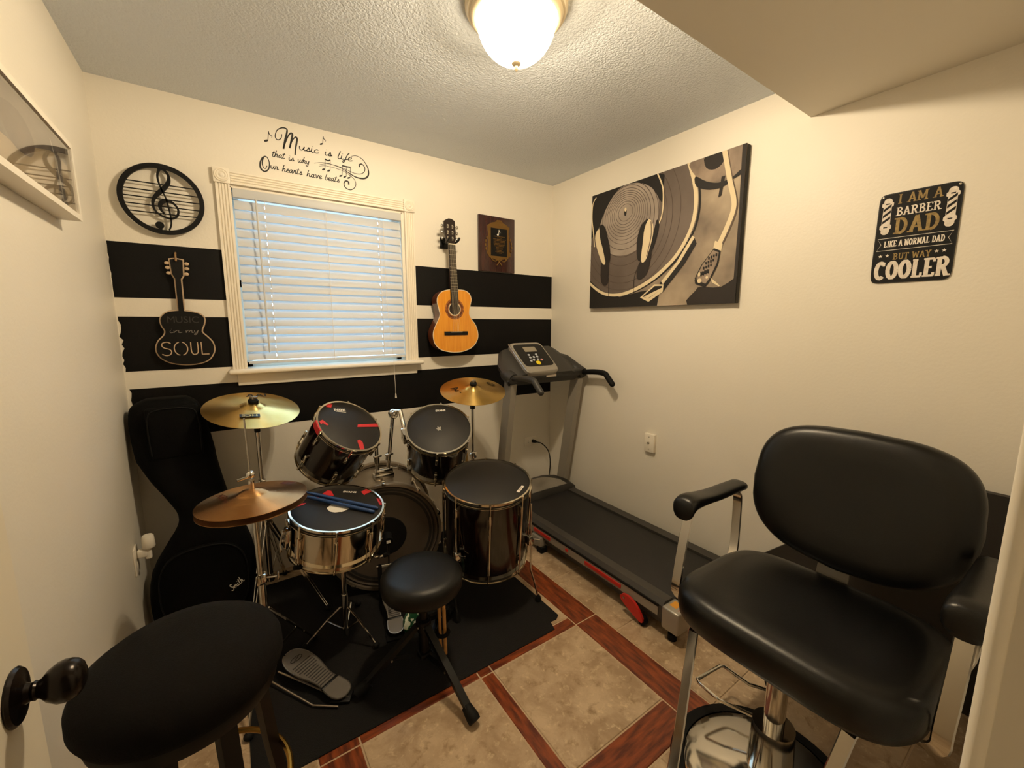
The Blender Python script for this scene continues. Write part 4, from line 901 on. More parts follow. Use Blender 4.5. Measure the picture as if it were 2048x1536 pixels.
part(t2, 'mount_bracket', MB().rbox((-.162, .062, -.06), (.03, .05, .08), .006), 'chrome', True)

# bass drum
BC, BN = V3((.600, 2.030, .296)), V3((-.221, -.975, .0)).normalized()
MBs = tilt(BC, BN, (1, 0, 0))
bs = thing('bass_drum', 'large bass drum with grey shell lying on its side, batter head forward', 'drum', M=MBs)
R_, DP = .272, .36
part(bs, 'shell', MB().lathe([(R_ - .006, -.025), (R_, -.025), (R_, -DP + .025), (R_ - .006, -DP + .025)], 72), 'bass_wrap', True)
for z, s in ((0, 1), (-DP, -1)): part(bs, 'hoop', MB().lathe([(a, z + s * b) for a, b in ((.276, .016), (.289, .016), (.291, .012), (.291, -.022), (.289, -.026), (.276, -.026), (.276, .016))], 72), 'bass_wrap', True)
bh = part(bs, 'batter_head', MB().lathe([(0, -.004), (.235, -.004), (.240, -.002), (.244, -.002), (.249, -.004), (.262, -.004), (.268, .002), (.277, -.010)], 72), 'bass_head', True)
part(bh, 'centre_patch', MB().lathe([(0, -.0025), (.105, -.0025), (.106, -.004)], 48), 'rubber_black', True)
part(bh, 'muffle_ring', MB().lathe([(.225, -.0032), (.228, -.0025), (.252, -.0025), (.255, -.0032)], 72), 'tm_dark', True)
part(bs, 'front_head', MB().lathe([(0, -DP + .002), (.262, -DP + .002), (.277, -DP + .012)], 72), 'drum_head', True)
cl = rd = None
for i in range(10):
    a = rotz(2 * PI * (i + .5) / 10)
    if cl is None:
        cl = part(bs, 'claw_hook', MB().rbox((.290, 0, -.004), (.016, .022, .046), .004), 'chrome', True); rd = part(bs, 'tension_rod', MB().cyl((.287, 0, .02), (.287, 0, -.13), .0035, n=8).rbox((.282, 0, -.15), (.022, .018, .05), .005), 'hoop_chrome', True)
        cl.matrix_local = a; rd.matrix_local = a
    else: copy_part(cl, bs, a); copy_part(rd, bs, a)
for s in (-1, 1):
    b0 = MBs @ V3((s * .235, -.13, -.28)); b1 = V3((b0.x + s * .10, b0.y + .02, FZ + .006))
    part(bs, 'spur', MB().tube([b0, b1], .007, 10).ball(b1 + V3((0, 0, .004)), .010), 'chrome')
top = MBs @ V3((0, .272, -.135)); tx, ty, tz = top
mp = part(bs, 'tom_mount', MB().rbox((tx + .01, ty, tz + .012), (.105, .06, .030), .005).rbox((tx + .01, ty - .012, tz + .040), (.095, .030, .030), .004), 'chrome')
part(mp, 'wing_bolt', MB().cyl((tx + .06, ty - .01, tz + .045), (tx + .085, ty - .01, tz + .045), .004, n=8).rbox((tx + .092, ty - .01, tz + .045), (.006, .006, .030), .002), 'steel')
pa, pb = V3((.605, 2.145, tz + .03)), V3((.662, 2.150, tz + .03))
part(bs, 'tom_post', MB().tube([pa, (.606, 2.150, .80)], .0105, 14).cyl((.6055, 2.148, .660), (.6055, 2.148, .70), .015, n=14).rbox((.606, 2.135, .70), (.045, .01, .012), .003), 'chrome')
ta1 = MT1 @ V3((.150 * math.cos(.75), .150 * math.sin(.75), -.09))
part(bs, 'tom_arm', MB().ball((.606, 2.150, .82), (.024, .024, .026)).tube([(.606, 2.150, .82), ta1], .010, 12), 'chrome')
part(bs, 'tom_post', MB().tube([pb, (.700, 2.150, .900)], .0105, 14).cyl((.665, 2.150, .665), (.671, 2.150, .705), .015, n=14).rbox((.668, 2.135, .700), (.045, .01, .012), .003), 'chrome')
ta2 = MT2 @ V3((-.158, .062, -.05))
part(bs, 'tom_arm', MB().ball((.703, 2.148, .915), (.026, .026, .028)).torus((.700, 2.122, .915), (0, 1, 0), .016, .005, 24, 8).tube([(.703, 2.148, .930), (.730, 2.11, .935), ta2], .012, 12), 'chrome')

# floor tom
MF = tilt((.985, 1.637, .638), (-.062, -.159, .985))
ft = drum('floor_tom', 'tall dark brown floor tom on three chrome legs beside treadmill', MF, .213, .41, 8, 'drum_wrap', 'drum_head', 'long', rot=.30)
part(ft, 'brand_label', MB().prism([(.070, -.143), (.122, -.112), (.129, -.124), (.077, -.155)], .0004, .0014, Matrix.Identity(4)), 'label_white', True, ang=0)
head_text(ft, 'EVANS', .010, .1000, -.1365, .54, 'tm_dark', .0018, .0002)
for i, (fx, fy) in enumerate(((1.195, 1.500), (.790, 1.600), (1.06, 1.915))):
    d = V3((fx - 1.0, fy - 1.68, 0)).normalized(); c0 = V3((1.0, 1.68, 0))
    p = c0 + d * .226
    lg = part(ft, 'leg', MB().tube([p + V3((0, 0, .52)), p + V3((0, 0, .17)), p + d * .012 + V3((0, 0, .13)), V3((fx, fy, FZ + .018))], .0048, 10), 'chrome')
    part(lg, 'rubber_foot', MB().lathe([(0, 0), (.016, 0), (.016, .012), (.010, .026), (.006, .032), (0, .032)], 16, Matrix.Translation((fx, fy, FZ))), 'rubber_black')
    part(ft, 'leg_bracket', MB().rbox(p - d * .006 + V3((0, 0, .33)), (.030, .030, .045), .005).cyl(p + V3((.012, -.012, .335)), p + V3((.032, -.032, .335)), .004, n=8), 'chrome')

# snare drum and stand
MSn = tilt((.328, 1.771, .625), (.078, -.157, .985))
sn = drum('snare_drum', 'polished steel snare drum with red tape on its dark head', MSn, .188, .165, 8, 'snare_steel', 'drum_head', 'mid', rot=.55)
for p in ([(-.036, .135), (-.010, .160), (.004, .150), (.006, .104), (-.033, .118)], [(.122, .102), (.147, .118), (.160, .086), (.140, .080), (.128, .070)], [(-.166, .075), (-.148, .092), (-.110, .080), (-.120, .070), (-.160, .060)], [(-.105, .139), (-.055, .112), (-.058, .100), (-.110, .128)], [(.170, .030), (.176, .018), (.176, -.035), (.166, -.030)]): on_head(sn, p, 'tape_red')
on_head(sn, [(.003 + .044 * math.cos(a) * (1 + .05 * math.sin(7 * a)), .004 + .036 * math.sin(a) * (1 + .06 * math.cos(9 * a))) for a in [2 * PI * i / 30 for i in range(30)]], 'white_print', 'worn_patch', .0010)
head_text(sn, 'EVANS', .019, .073, .110, -.42, 'label_white')
part(sn, 'strainer', MB().rbox((-.190, -.028, -.075), (.024, .040, .085), .006).tube([(-.204, -.02, -.04), (-.215, -.03, -.10), (-.21, -.03, -.135)], .004, 8).ball((-.203, -.028, -.05), .008).ball((-.203, -.028, -.085), .008), 'chrome', True)
part(sn, 'snare_wires', MB().mm(-.15, .15, -.02, .02, -.171, -.1665), 'steel', True)
st = thing('snare_stand', 'low chrome tripod stand carrying the snare drum', 'drum stand', (.328, 1.771, FZ))
sb = V3((.341, 1.746, .452))
part(st, 'center_tube', MB().cyl((.330, 1.770, .035), (.332, 1.766, .40), .0105, n=14).cyl((.330, 1.769, .17), (.331, 1.768, .23), .0145, n=14), 'chrome')
part(st, 'tilter', MB().rbox((.333, 1.762, .405), (.038, .030, .045), .006), 'chrome')
for k in range(3):
    a = math.radians(80 + k * 120); d = V3((math.cos(a), math.sin(a), 0)); zz = lambda p: .625 - .165 * 1.0 - (.078 * (p.x - .328) - .157 * (p.y - 1.771)) / .985
    e = V3((.334, 1.762, 0)) + d * .155; m_ = V3((.334, 1.762, 0)) + d * .08
    bk = part(st, 'basket_arm', MB().tube([(.333, 1.762, .415), (m_.x, m_.y, zz(m_) - .028), (e.x, e.y, zz(e) - .020), (e.x + d.x * .045, e.y + d.y * .045, zz(e) - .004)], .0055, 8), 'chrome')
    part(bk, 'rubber_grip', MB().tube([(e.x + d.x * .028, e.y + d.y * .028, zz(e) - .010), (e.x + d.x * .049, e.y + d.y * .049, zz(e) + .000)], .009, 10), 'rubber_black')
for fx, fy in ((.172, 1.818), (.425, 1.655), (.43, 1.975)):
    d = V3((fx - .330, fy - 1.770, 0)); hub = V3((.330, 1.770, .115)) + d * .10
    lg = part(st, 'leg', MB().tube([hub + V3((0, 0, .055)), V3((.330, 1.770, 0)) + d * .45 + V3((0, 0, .12)), V3((.330, 1.770, 0)) + d * .9 + V3((0, 0, .038)), V3((fx, fy, FZ + .014))], .0045, 8).tube([(.330, 1.770, .055), V3((.330, 1.770, 0)) + d * .45 + V3((0, 0, .115))], .004, 8), 'chrome')
    part(lg, 'rubber_foot', MB().ball((fx, fy, FZ + .013), (.015, .015, .013), n=14, m=8), 'rubber_black')

# cymbals
def cymbal(name, label, M, r, mt, bell=.26, h=.018):
    t = thing(name, label, 'cymbal', M=M); b = r * bell
    prof = [(.005, h + .016), (b * .3, h + .0155), (b * .65, h + .011), (b * .92, h + .003), (b, h), (b * 1.08, h - .0012), (r * .5, h * .62), (r * .75, h * .30), (r, 0), (r, -.0012), (r * .75, h * .30 - .0013), (b, h - .0014), (b * .65, h + .0096), (.005, h + .0146), (.005, h + .016)]
    part(t, 'bow', MB().lathe(prof, 96), mt, True, ang=28); return t
def felt(t, h): part(t, 'felt_washer', MB().lathe([(0, h), (.019, h), (.021, h + .004), (.021, h + .014), (.018, h + .018), (0, h + .018)], 20), 'rubber_black', True); part(t, 'wing_nut', MB().lathe([(0, h + .018), (.007, h + .018), (.007, h + .028), (.004, h + .034), (0, h + .036)], 12).rbox((0, 0, h + .026), (.034, .005, .012), .002), 'steel', True)
def print_on(t, mb, mt='plastic_black'): part(t, 'brand_print', mb, mt, True, ang=0)
NC, NR, NH = V3((.095, -.266, .959)).normalized(), V3((-.0886, -.2649, .9602)).normalized(), V3((-.018, .019, 1)).normalized()
MC = tilt(V3((.0747, 2.2942, .9904)), NC)
cc = cymbal('crash_cymbal', 'large gold cymbal tilted above the hi-hats at left', MC, .2, 'cymbal_gold'); felt(cc, .034)
def badge(u, v, ang, w, h, z):
    """black plate with three cut-out letters"""
    Mx = Matrix.Translation((u, v, z)) @ rotz(ang); return MB().prism([(-w / 2, -h / 2), (w / 2, -h / 2), (w / 2, h / 2), (-w / 2, h / 2)], -.0004, 0, Mx), Mx
def conez(r, R, h=.018): return h * (.62 - (.62) * max(0, (r / R - .5)) / .5) + .0006 if r > .5 * R else h * .70
def hcs(t, u, v, ang, w, R):
    z = conez(math.hypot(u, v), R) + .0035; b, Mx = badge(u, v, ang, w, w * .36, z); print_on(t, b)
    print_on(t, text_mb('HCS', w * .36, Mx @ Matrix.Translation((0, -w * .115, .0004)), .0006, sx=1.15), 'cymbal_gold')
hcs(cc, -.018, -.098, PI - .02, .080, .2)
print_on(cc, text_mb('AAI', .048, Matrix.Translation((.026, .128, .0098)) @ rotz(.05), .001, sx=1.2), 'tm_dark')
MR = tilt(V3((1.1618, 2.0897, 1.0084)), NR)
rcm = cymbal('crash_cymbal', 'gold cymbal with black logo standing in front of the treadmill', MR, .19, 'cymbal_gold'); felt(rcm, .034)
print_on(rcm, text_mb('AA', .060, Matrix.Translation((-.105, .016, .0122)) @ rotz(-1.2), .0022), 'plastic_black')
hcs(rcm, .132, .022, 1.9, .056, .19)
MH = tilt(V3((.032, 1.730, .758)), NH)
hh = cymbal('hi_hat_cymbal', 'upper bronze hi-hat cymbal with dark lettering', MH, .178, 'cymbal_bronze', .30, .022)
print_on(hh, text_mb('MEINL', .036, Matrix.Translation((-.098, .020, .0155)) @ rotz(-1.25), .0006), 'guitar_side')
print_on(hh, MB().prism([(-.024, -.012), (.024, -.012), (.028, .012), (-.020, .012)], -.0004, 0, Matrix.Translation((.118, .062, .0125)) @ rotz(-.8)), 'guitar_side')
ML = tilt(V3((.032, 1.730, .738)), NH) @ Matrix.Diagonal((1, 1, -1, 1))
h2 = thing('hi_hat_cymbal', 'lower bronze hi-hat cymbal facing the upper one', 'cymbal', M=tilt(V3((.032, 1.730, .736)), NH))
part(h2, 'bow', MB().lathe([(a, -b) for a, b in [(.006, .034), (.03, .030), (.05, .020), (.053, .0185), (.10, .011), (.178, 0), (.178, .0012), (.10, .0125), (.052, .021), (.03, .0315), (.006, .0355), (.006, .034)]], 96), 'cymbal_bronze', True, ang=28)
# cymbal stands
def braced_leg(t, hub, foot, r=.006, nm='leg'):
    hub, foot = V3(hub), V3(foot); d = (foot - hub).normalized(); s = d.cross(V3((0, 0, 1))).normalized()
    lg = part(t, nm, MB().bar(hub + s * .010, foot + s * .004 + V3((0, 0, .012)), .003, .014, s).bar(hub - s * .010, foot - s * .004 + V3((0, 0, .012)), .003, .014, s), 'chrome')
    part(lg, 'rubber_foot', MB().ball(foot + V3((0, 0, .013)), (.016, .016, .013), n=14, m=8), 'rubber_black'); return lg
def cymbal_stand(label, x, y, ztop, n, feet, hub=.42):
    t = thing('cymbal_stand', label, 'cymbal stand', (x, y, FZ))
    part(t, 'lower_tube', MB().cyl((x, y, .09), (x, y, .62), .0135, n=16), 'chrome'); part(t, 'upper_tube', MB().cyl((x, y, .60), (x, y, ztop - .06), .0095, n=14), 'chrome')
    part(t, 'clamp', MB().rbox((x, y, .615), (.034, .034, .040), .006).cyl((x - .012, y, .62), (x - .046, y - .008, .62), .005, n=8).rbox((x - .050, y - .009, .62), (.006, .008, .030), .002), 'chrome')
    tp = V3((x, y, ztop - .06)); part(t, 'tilter', MB().rbox(tp, (.026, .030, .044), .007).tube([tp, tp + V3((0, 0, .02)), tp + V3((0, 0, .02)) + n * .125], .0038, 8).lathe([(0, -.012), (.016, -.012), (.017, -.004), (.012, .004), (0, .004)], 16, tilt(tp + V3((0, 0, .02)) + n * .048, n)), 'metal_black')
    part(t, 'leg_collar', MB().cyl((x, y, hub - .025), (x, y, hub + .025), .020, n=16), 'chrome')
    for f in feet:
        lg = braced_leg(t, (x + (f[0] - x) * .06, y + (f[1] - y) * .06, hub), f)
        m_ = V3((x, y, hub)).lerp(V3(f), .55); part(t, 'brace', MB().bar((x, y, .11), m_, .003, .011), 'chrome')
    part(t, 'lower_collar', MB().cyl((x, y, .095), (x, y, .13), .018, n=16), 'chrome'); return t
cymbal_stand('tall chrome tripod stand under the large left cymbal', .086, 2.305, .955, NC, ((.30, 2.03, FZ), (-.015, 2.05, FZ), (.16, 2.47, FZ)))
cymbal_stand('tall dark-topped stand under the cymbal beside treadmill', 1.165, 2.105, .975, NR, ((1.10, 1.86, FZ), (1.36, 2.16, FZ - .004), (1.05, 2.30, FZ)), .36)
# hi-hat stand with pedal
hs_ = thing('hi_hat_stand', 'chrome hi-hat stand with grey footboard pedal', 'cymbal stand', (.036, 1.735, FZ))
part(hs_, 'lower_tube', MB().cyl((.034, 1.733, .03), (.033, 1.732, .44), .0145, n=16), 'chrome'); part(hs_, 'upper_tube', MB().cyl((.033, 1.732, .43), (.032, 1.731, .690), .0105, n=16), 'chrome')
part(hs_, 'clamp', MB().rbox((.033, 1.732, .435), (.036, .036, .042), .007).cyl((.045, 1.725, .44), (.085, 1.71, .44), .005, n=8).rbox((.088, 1.709, .44), (.007, .010, .034), .002), 'chrome')
part(hs_, 'seat_cup', MB().lathe([(0, .672), (.020, .675), (.022, .683), (.018, .690), (.026, .694), (.026, .699), (0, .699)], 20, Matrix.Translation((.032, 1.731, 0))), 'chrome')
part(hs_, 'pull_rod', MB().cyl((.032, 1.731, .69), (.027, 1.728, 1.062), .0032, n=10), 'steel')
part(hs_, 'clutch', MB().cyl((.0316, 1.7307, .795), (.0312, 1.7304, .828), .0105, n=16).ball((.0310, 1.7302, .850), (.015, .013, .015)).cyl((.031, 1.730, .845), (-.012, 1.722, .838), .005, n=8).lathe([(0, .776), (.021, .777), (.022, .784), (.016, .792), (0, .794)], 20, Matrix.Translation((.0316, 1.7307, 0))), 'chrome')
for f in ((-.16, 1.86), (-.05, 1.50), (.21, 1.86)):
    lg = part(hs_, 'leg', MB().tube([(.033 + (f[0] - .033) * .08, 1.732 + (f[1] - 1.732) * .08, .30), (f[0], f[1], FZ + .014)], .006, 8), 'chrome')
    part(lg, 'rubber_foot', MB().ball((f[0], f[1], FZ * (1 if f[0] > -.04 else 0) + .013), (.016, .016, .013), n=14, m=8), 'rubber_black')
    part(hs_, 'brace', MB().bar((.033, 1.732, .10), (.033 + (f[0] - .033) * .6, 1.732 + (f[1] - 1.732) * .6, .125), .003, .010), 'chrome')
def footboard(t, toe, heel, zt, zh, W=.048, mt='pedal_grey', logo=True):
    """shoe-sole footboard from toe to heel, hinged to a heel plate"""
    toe, heel = V3(toe), V3(heel); L_ = (heel - toe).length; ax = (heel - toe).normalized(); ax = (V3((heel.x, heel.y, zh)) - V3((toe.x, toe.y, zt))).normalized()
    sd = V3((0, 0, 1)).cross(ax).normalized(); nn = ax.cross(sd); nn = nn if nn.z > 0 else -nn
    Mf = axes((toe.x, toe.y, zt), ax, sd, nn)
    half = [(0, 0), (.004, .45), (.03, .82), (.07, 1), (.13, .95), (.19, .70), (.235, .64), (.262, .76), (.30, .78), (.325, .60), (.335, .30), (.338, 0)]
    k = L_ / .338; o = [(a * k, b * W) for a, b in half] + [(a * k, -b * W) for a, b in half[-2:0:-1]]
    o = [(p.x, p.y) for p in cr([(*p, 0) for p in o], 3, True)]
    fb = part(t, 'footboard', MB().prism(o, 0, .006, Mf), mt)
    part(fb, 'edge_trim', MB().stroke(o, .0035, Mf, 0, .0066, True), 'steel', ang=0)
    for i in range(13): part(fb, 'tread_rib', MB().box(((.085 + i * .013) * k, 0, .0068), (.004, W * (1.55 if i < 4 else 1.15), .0016), Mf), 'tm_rail')
    if logo:
        part(fb, 'emblem', MB().stroke([(.03 * k + .022 + .010 * math.cos(a), .024 * math.sin(a)) for a in [2 * PI * i / 18 for i in range(18)]], .003, Mf, 0, .0070, True), 'plastic_black', ang=0)
        part(fb, 'emblem', MB().stroke([(.03 * k + .016, .015), (.03 * k + .028, -.015)], .003, Mf, 0, .0070), 'plastic_black', ang=0)
    part(t, 'hinge', MB().rbox((.245 * k, 0, .003), (.012, W * 1.5, .010), .003, M=Mf), 'plastic_black')
    return Mf, k
Mf, k = footboard(hs_, (.098, 1.745, 0), (.262, 1.462, 0), .070, .022, .050)
part(hs_, 'base_rod', MB().tube([(.030, 1.700, .022), (.150, 1.500, .014), (.225, 1.445, .012)], .0035, 8).tube([(.060, 1.72, .03), (.20, 1.53, .016), (.268, 1.455, .014)], .0035, 8), 'steel')
part(hs_, 'heel_plate', MB().rbox((.248, 1.482, FZ + .007), (.070, .060, .012), .004, M=Matrix.Translation((.248, 1.482, 0)) @ rotz(-.52) @ Matrix.Translation((-.248, -1.482, 0))), 'plastic_black')
part(hs_, 'pull_strap', MB().bar((.096, 1.747, .070), (.045, 1.735, .10), .020, .002), 'rubber_black')

# kick pedal
kd = thing('kick_pedal', 'bass drum kick pedal with perforated metal footboard', 'drum pedal', (.560, 1.83, FZ))
ax = V3((.221, .975, 0)).normalized(); toe = V3((.583, 1.945, 0)); heel = toe - ax * .30
Mf2, k2 = footboard(kd, toe, heel, .085, .022, .044, 'pedal_grey', False)
for a, b in ((.235, .016), (.235, -.018), (.218, -.004)): part(kd, 'perforation', MB().lathe([(0, .0072), (.0075, .0072), (.0075, .0050)], 16, Mf2 @ Matrix.Translation((a * k2 - .03, b, 0))), 'rubber_black', ang=0)
part(kd, 'base_plate', MB().prism([(-.045, -.31), (.045, -.31), (.05, .02), (-.05, .02)], FZ, FZ + .006, Matrix.Translation(toe) @ rotz(-.223)), 'metal_black')
sdv = V3((ax.y, -ax.x, 0))
for s in (-1, 1): part(kd, 'pedal_post', MB().rbox(toe + sdv * s * .045 + V3((0, 0, .10)), (.018, .022, .19), .004), 'metal_black')
part(kd, 'axle', MB().cyl(toe + sdv * -.06 + V3((0, 0, .188)), toe + sdv * .06 + V3((0, 0, .188)), .007, n=12), 'chrome')
bt = part(kd, 'beater_shaft', MB().tube([toe + V3((0, 0, .188)), toe - ax * .02 + V3((0, 0, .34))], .004, 8), 'chrome')
part(bt, 'beater', MB().cyl(toe - ax * .045 + V3((0, 0, .335)), toe + ax * .005 + V3((0, 0, .345)), .022, n=20), 'rubber_black')
part(bt, 'beater_label', MB().box(toe - ax * .047 + V3((0, 0, .335)), (.020, .002, .014)), 'white_print')
part(kd, 'spring', MB().tube([toe + sdv * .062 + V3((0, 0, .18)), toe + sdv * .062 + V3((0, 0, .05))], .007, 8), 'chrome')
part(kd, 'chain', MB().bar(toe + V3((0, 0, .095)), toe + V3((0, 0, .185)), .012, .004), 'chrome')

# throne
th = thing('drum_throne', 'round black padded drum stool on a folding tripod', 'stool', (.55, 1.42, FZ))
TX, TY = .552, 1.422
part(th, 'seat', MB().lathe([(0, .450), (.08, .4495), (.125, .447), (.146, .440), (.156, .427), (.158, .410), (.156, .384), (.150, .374), (.140, .370), (0, .366)], 64, Matrix.Translation((TX, TY, 0))), 'vinyl_soft', ang=60)
part(th, 'seat_plate', MB().cyl((TX, TY, .352), (TX, TY, .364), .06, n=24), 'metal_black')
part(th, 'post', MB().cyl((TX, TY, .07), (TX, TY, .36), .0165, n=18), 'metal_black'); part(th, 'outer_tube', MB().cyl((TX, TY, .10), (TX, TY, .24), .021, n=18), 'metal_black')
part(th, 'leg_collar', MB().cyl((TX, TY, .195), (TX, TY, .235), .030, n=18), 'metal_black'); part(th, 'brace_collar', MB().rbox((TX, TY, .085), (.05, .05, .022), .006), 'metal_black')
for f in ((.602, 1.118, 0), (.306, 1.446, FZ), (.775, 1.655, FZ)):
    F_ = V3(f); d = V3((F_.x - TX, F_.y - TY, 0)).normalized(); h0 = V3((TX, TY, .215)) + d * .025; s = V3((-d.y, d.x, 0))
    lg = part(th, 'leg', MB().bar(h0, F_ + V3((0, 0, .030)), .026, .018, s), 'metal_black')
    e0 = F_ - d * .035 + V3((0, 0, .046))
    part(lg, 'rubber_foot', MB().tube([e0, F_ + V3((0, 0, .030)), F_ + d * .014 + V3((0, 0, .022))], [.018, .023, .022], 12), 'rubber_black')
    m_ = h0.lerp(F_, .48); part(th, 'brace', MB().bar(V3((TX, TY, .085)) + d * .02, m_, .018, .004, s), 'metal_black')
    part(lg, 'rivet', MB().cyl(h0 + s * .016, h0 - s * .016, .004, n=8).cyl(m_ + s * .015, m_ - s * .015, .004, n=8), 'steel')
hx_, hy_ = .627, 1.412
part(th, 'stick_holder', MB().tube([(TX + .016, TY, .150), (hx_ - .03, hy_, .150)], .006, 8).torus((hx_, hy_ - .002, .150), (0, 0, 1), .024, .008, 24, 8), 'rubber_black')
for i, (dx, dy, zb, tl) in enumerate(((-.009, .006, .075, .006), (.008, -.004, .048, -.004))):
    solo('drumstick', MB().tube([(hx_ + dx + .003, hy_ + dy, zb), (hx_ + dx, hy_ + dy, zb + .20), (hx_ + dx - .004, hy_ + dy + .002, .352)], [.0068, .0072, .0070], 12), 'stick_wood', ('shorter-showing' if i == 0 else 'lower-hanging') + ' bare wooden drumstick held in the drum stool clip', 'drumstick', (hx_ + dx, hy_ + dy, zb), 'wooden drumsticks on the stool')
# blue sticks lying across the snare
nS = V3((.078, -.157, .985)).normalized()
for i, (a, b) in enumerate((((-.132, .126), (.126, -.090)), ((-.112, .146), (.148, -.068)))):
    z = .013 if i == 0 else .013
    p0, p1 = MSn @ V3((*a, .0195)), MSn @ V3((*b, .0085))
    if i == 0: p0, p1 = MSn @ V3((*a, .0185)), MSn @ V3((*b, .0085))
    ts = [0, .02, .045, .08, .2, .6, .96, 1]; rs_ = [.003, .0052, .004, .0055, .0078, .0078, .0078, .0055]
    mb = MB(); P = [p0.lerp(p1, t) for t in ts]
    prof = [(math.cos(2 * PI * q / 14), math.sin(2 * PI * q / 14)) for q in range(14)]
    mb.sweep(P, prof, scale=rs_)
    solo('drumstick', mb, 'stick_blue', 'blue drumstick lying on the snare head, ' + ('nearer the stool' if i == 0 else 'nearer the rack toms'), 'drumstick', p0, 'blue drumsticks on the snare')
# small green printed pouch on the mat
gp = MB(); Mg = Matrix.Translation((.588, 1.652, FZ)) @ Matrix.Rotation(math.radians(-14), 4, 'X') @ rotz(.4)
o = [(.030, 0), (.044, .025), (.047, .055), (.038, .090), (.012, .108), (-.020, .100), (-.042, .070), (-.047, .040), (-.034, .008), (0, -.001)]
o = [(p.x, max(0, p.y)) for p in cr([(*p, 0) for p in o], 3, True)]
rings = []
for k_, dpt in ((.55, -.016), (.85, -.011), (1, 0), (.85, .011), (.55, .016)): rings.append([Mg @ V3((x * k_, dpt, .052 + (y - .052) * k_ + (.003 * math.sin(40 * x + 60 * y)) * (k_ < 1))) for x, y in o])
solo('snack_pouch', gp.loft(rings), 'green_print', 'small crumpled green and white printed pouch by kick pedal', 'pouch', (.588, 1.652, FZ))

# ================================================================== GIG BAG
gb = thing('guitar_gig_bag', 'black soft guitar bag standing in the left corner', 'guitar bag', (-.16, 2.34, 0))
SEC = [(.0, -.355, .000, 2.335, .075), (.03, -.372, .022, 2.335, .095), (.15, -.380, .035, 2.335, .105), (.28, -.365, .030, 2.340, .105), (.38, -.310, .008, 2.345, .100), (.46, -.262, -.022, 2.35, .095), (.53, -.250, -.045, 2.36, .090), (.61, -.285, -.062, 2.37, .085), (.70, -.335, -.078, 2.385, .080), (.77, -.366, -.088, 2.40, .080), (.80, -.376, -.090, 2.405, .082), (.90, -.386, -.106, 2.42, .085), (.98, -.386, -.122, 2.43, .085), (1.03, -.375, -.140, 2.435, .075), (1.058, -.33, -.175, 2.44, .050)]
rings = []
secs = cr([(s[0], s[1], s[2]) for s in SEC], 3); sec2 = cr([(s[3], s[4], 0) for s in SEC], 3)
for a, b in zip(secs, sec2):
    cx, hw = (a.y + a.z) / 2, (a.z - a.y) / 2
    rings.append([V3((cx + x, b.x + y, a.x)) for x, y in oval(hw, b.y, 3.2, 36)])
part(gb, 'bag_body', MB().loft(rings), 'bag_black', ang=70)
def front_y(z):
    for (p, q) in zip(SEC[:-1], SEC[1:]):
        if p[0] <= z <= q[0]: t = (z - p[0]) / (q[0] - p[0]); return (p[3] - p[4]) + ((q[3] - q[4]) - (p[3] - p[4])) * t
    return 2.24
part(gb, 'headstock_pocket', MB().rbox((-.225, 2.332, .915), (.190, .030, .235), .028, 4), 'bag_black', ang=60)
part(gb, 'front_pocket', MB().prism([(-.17 + x, .215 + z) for x, z in oval(.165, .185, 2.8, 40)], 0, .022, BACK(2.242)), 'bag_black', ang=60)
part(gb, 'piping', MB().tube([(-.17 + x, 2.219, .215 + z) for x, z in oval(.163, .183, 2.8, 40)], .003, 6, True), 'rubber_black')
part(gb, 'zipper', MB().tube([(x, 2.332 - .016, z) for x, z in ((-.310, .82), (-.312, .98), (-.28, 1.022), (-.17, 1.022), (-.138, .98), (-.136, .82))], .0025, 6, smooth=4), 'rubber_black')
lt = MB(); ML_ = BACK(2.2195) @ Matrix.Translation((-.075, .145, 0)) @ rotz(.62)
script(lt, 'S', 0, 0, .016, ML_, None, .0028); script(lt, 'm', .014, 0, .016, ML_, None, .0028); script(lt, 'i', .033, 0, .016, ML_, None, .0028); script(lt, 't', .040, 0, .016, ML_, None, .0028); script(lt, 'h', .049, 0, .016, ML_, None, .0028)
part(gb, 'brand_script', lt, 'white_print', ang=0)

# ================================================================== BAR STOOL
bsx, bsy = -.134, 1.075
bo = thing('bar_stool', 'tall round bar stool with black cushion and brass foot ring', 'stool', (bsx, bsy, 0))
part(bo, 'cushion', MB().lathe([(0, .718), (.06, .717), (.11, .711), (.150, .699), (.176, .680), (.186, .658), (.187, .632), (.180, .616), (.170, .610), (0, .610)], 72, Matrix.Translation((bsx, bsy, 0))), 'fabric_black', ang=70)
part(bo, 'seat_ring', MB().lathe([(0, .610), (.172, .610), (.174, .602), (.170, .580), (.150, .576), (0, .576)], 64, Matrix.Translation((bsx, bsy, 0))), 'stool_wood')
for k in range(4):
    a = math.radians(28 + 90 * k); d = V3((math.cos(a), math.sin(a), 0)); c = V3((bsx, bsy, 0))
    part(bo, 'leg', MB().loft([[c + d * r_ + V3((-d.y * w * sx + d.x * t * sy, d.x * w * sx + d.y * t * sy, z)) for sx, sy in ((-1, -1), (1, -1), (1, 1), (-1, 1))] for z, r_, w, t in ((.590, .135, .017, .013), (.30, .162, .016, .013), (0, .200, .014, .013))]), 'stool_wood')
part(bo, 'foot_ring', MB().torus((bsx, bsy, .285), (0, 0, 1), .180, .0075, 64, 10), 'brass_ring')
part(bo, 'swivel_plate', MB().cyl((bsx, bsy, .559), (bsx, bsy, .577), .10, n=24), 'metal_black')

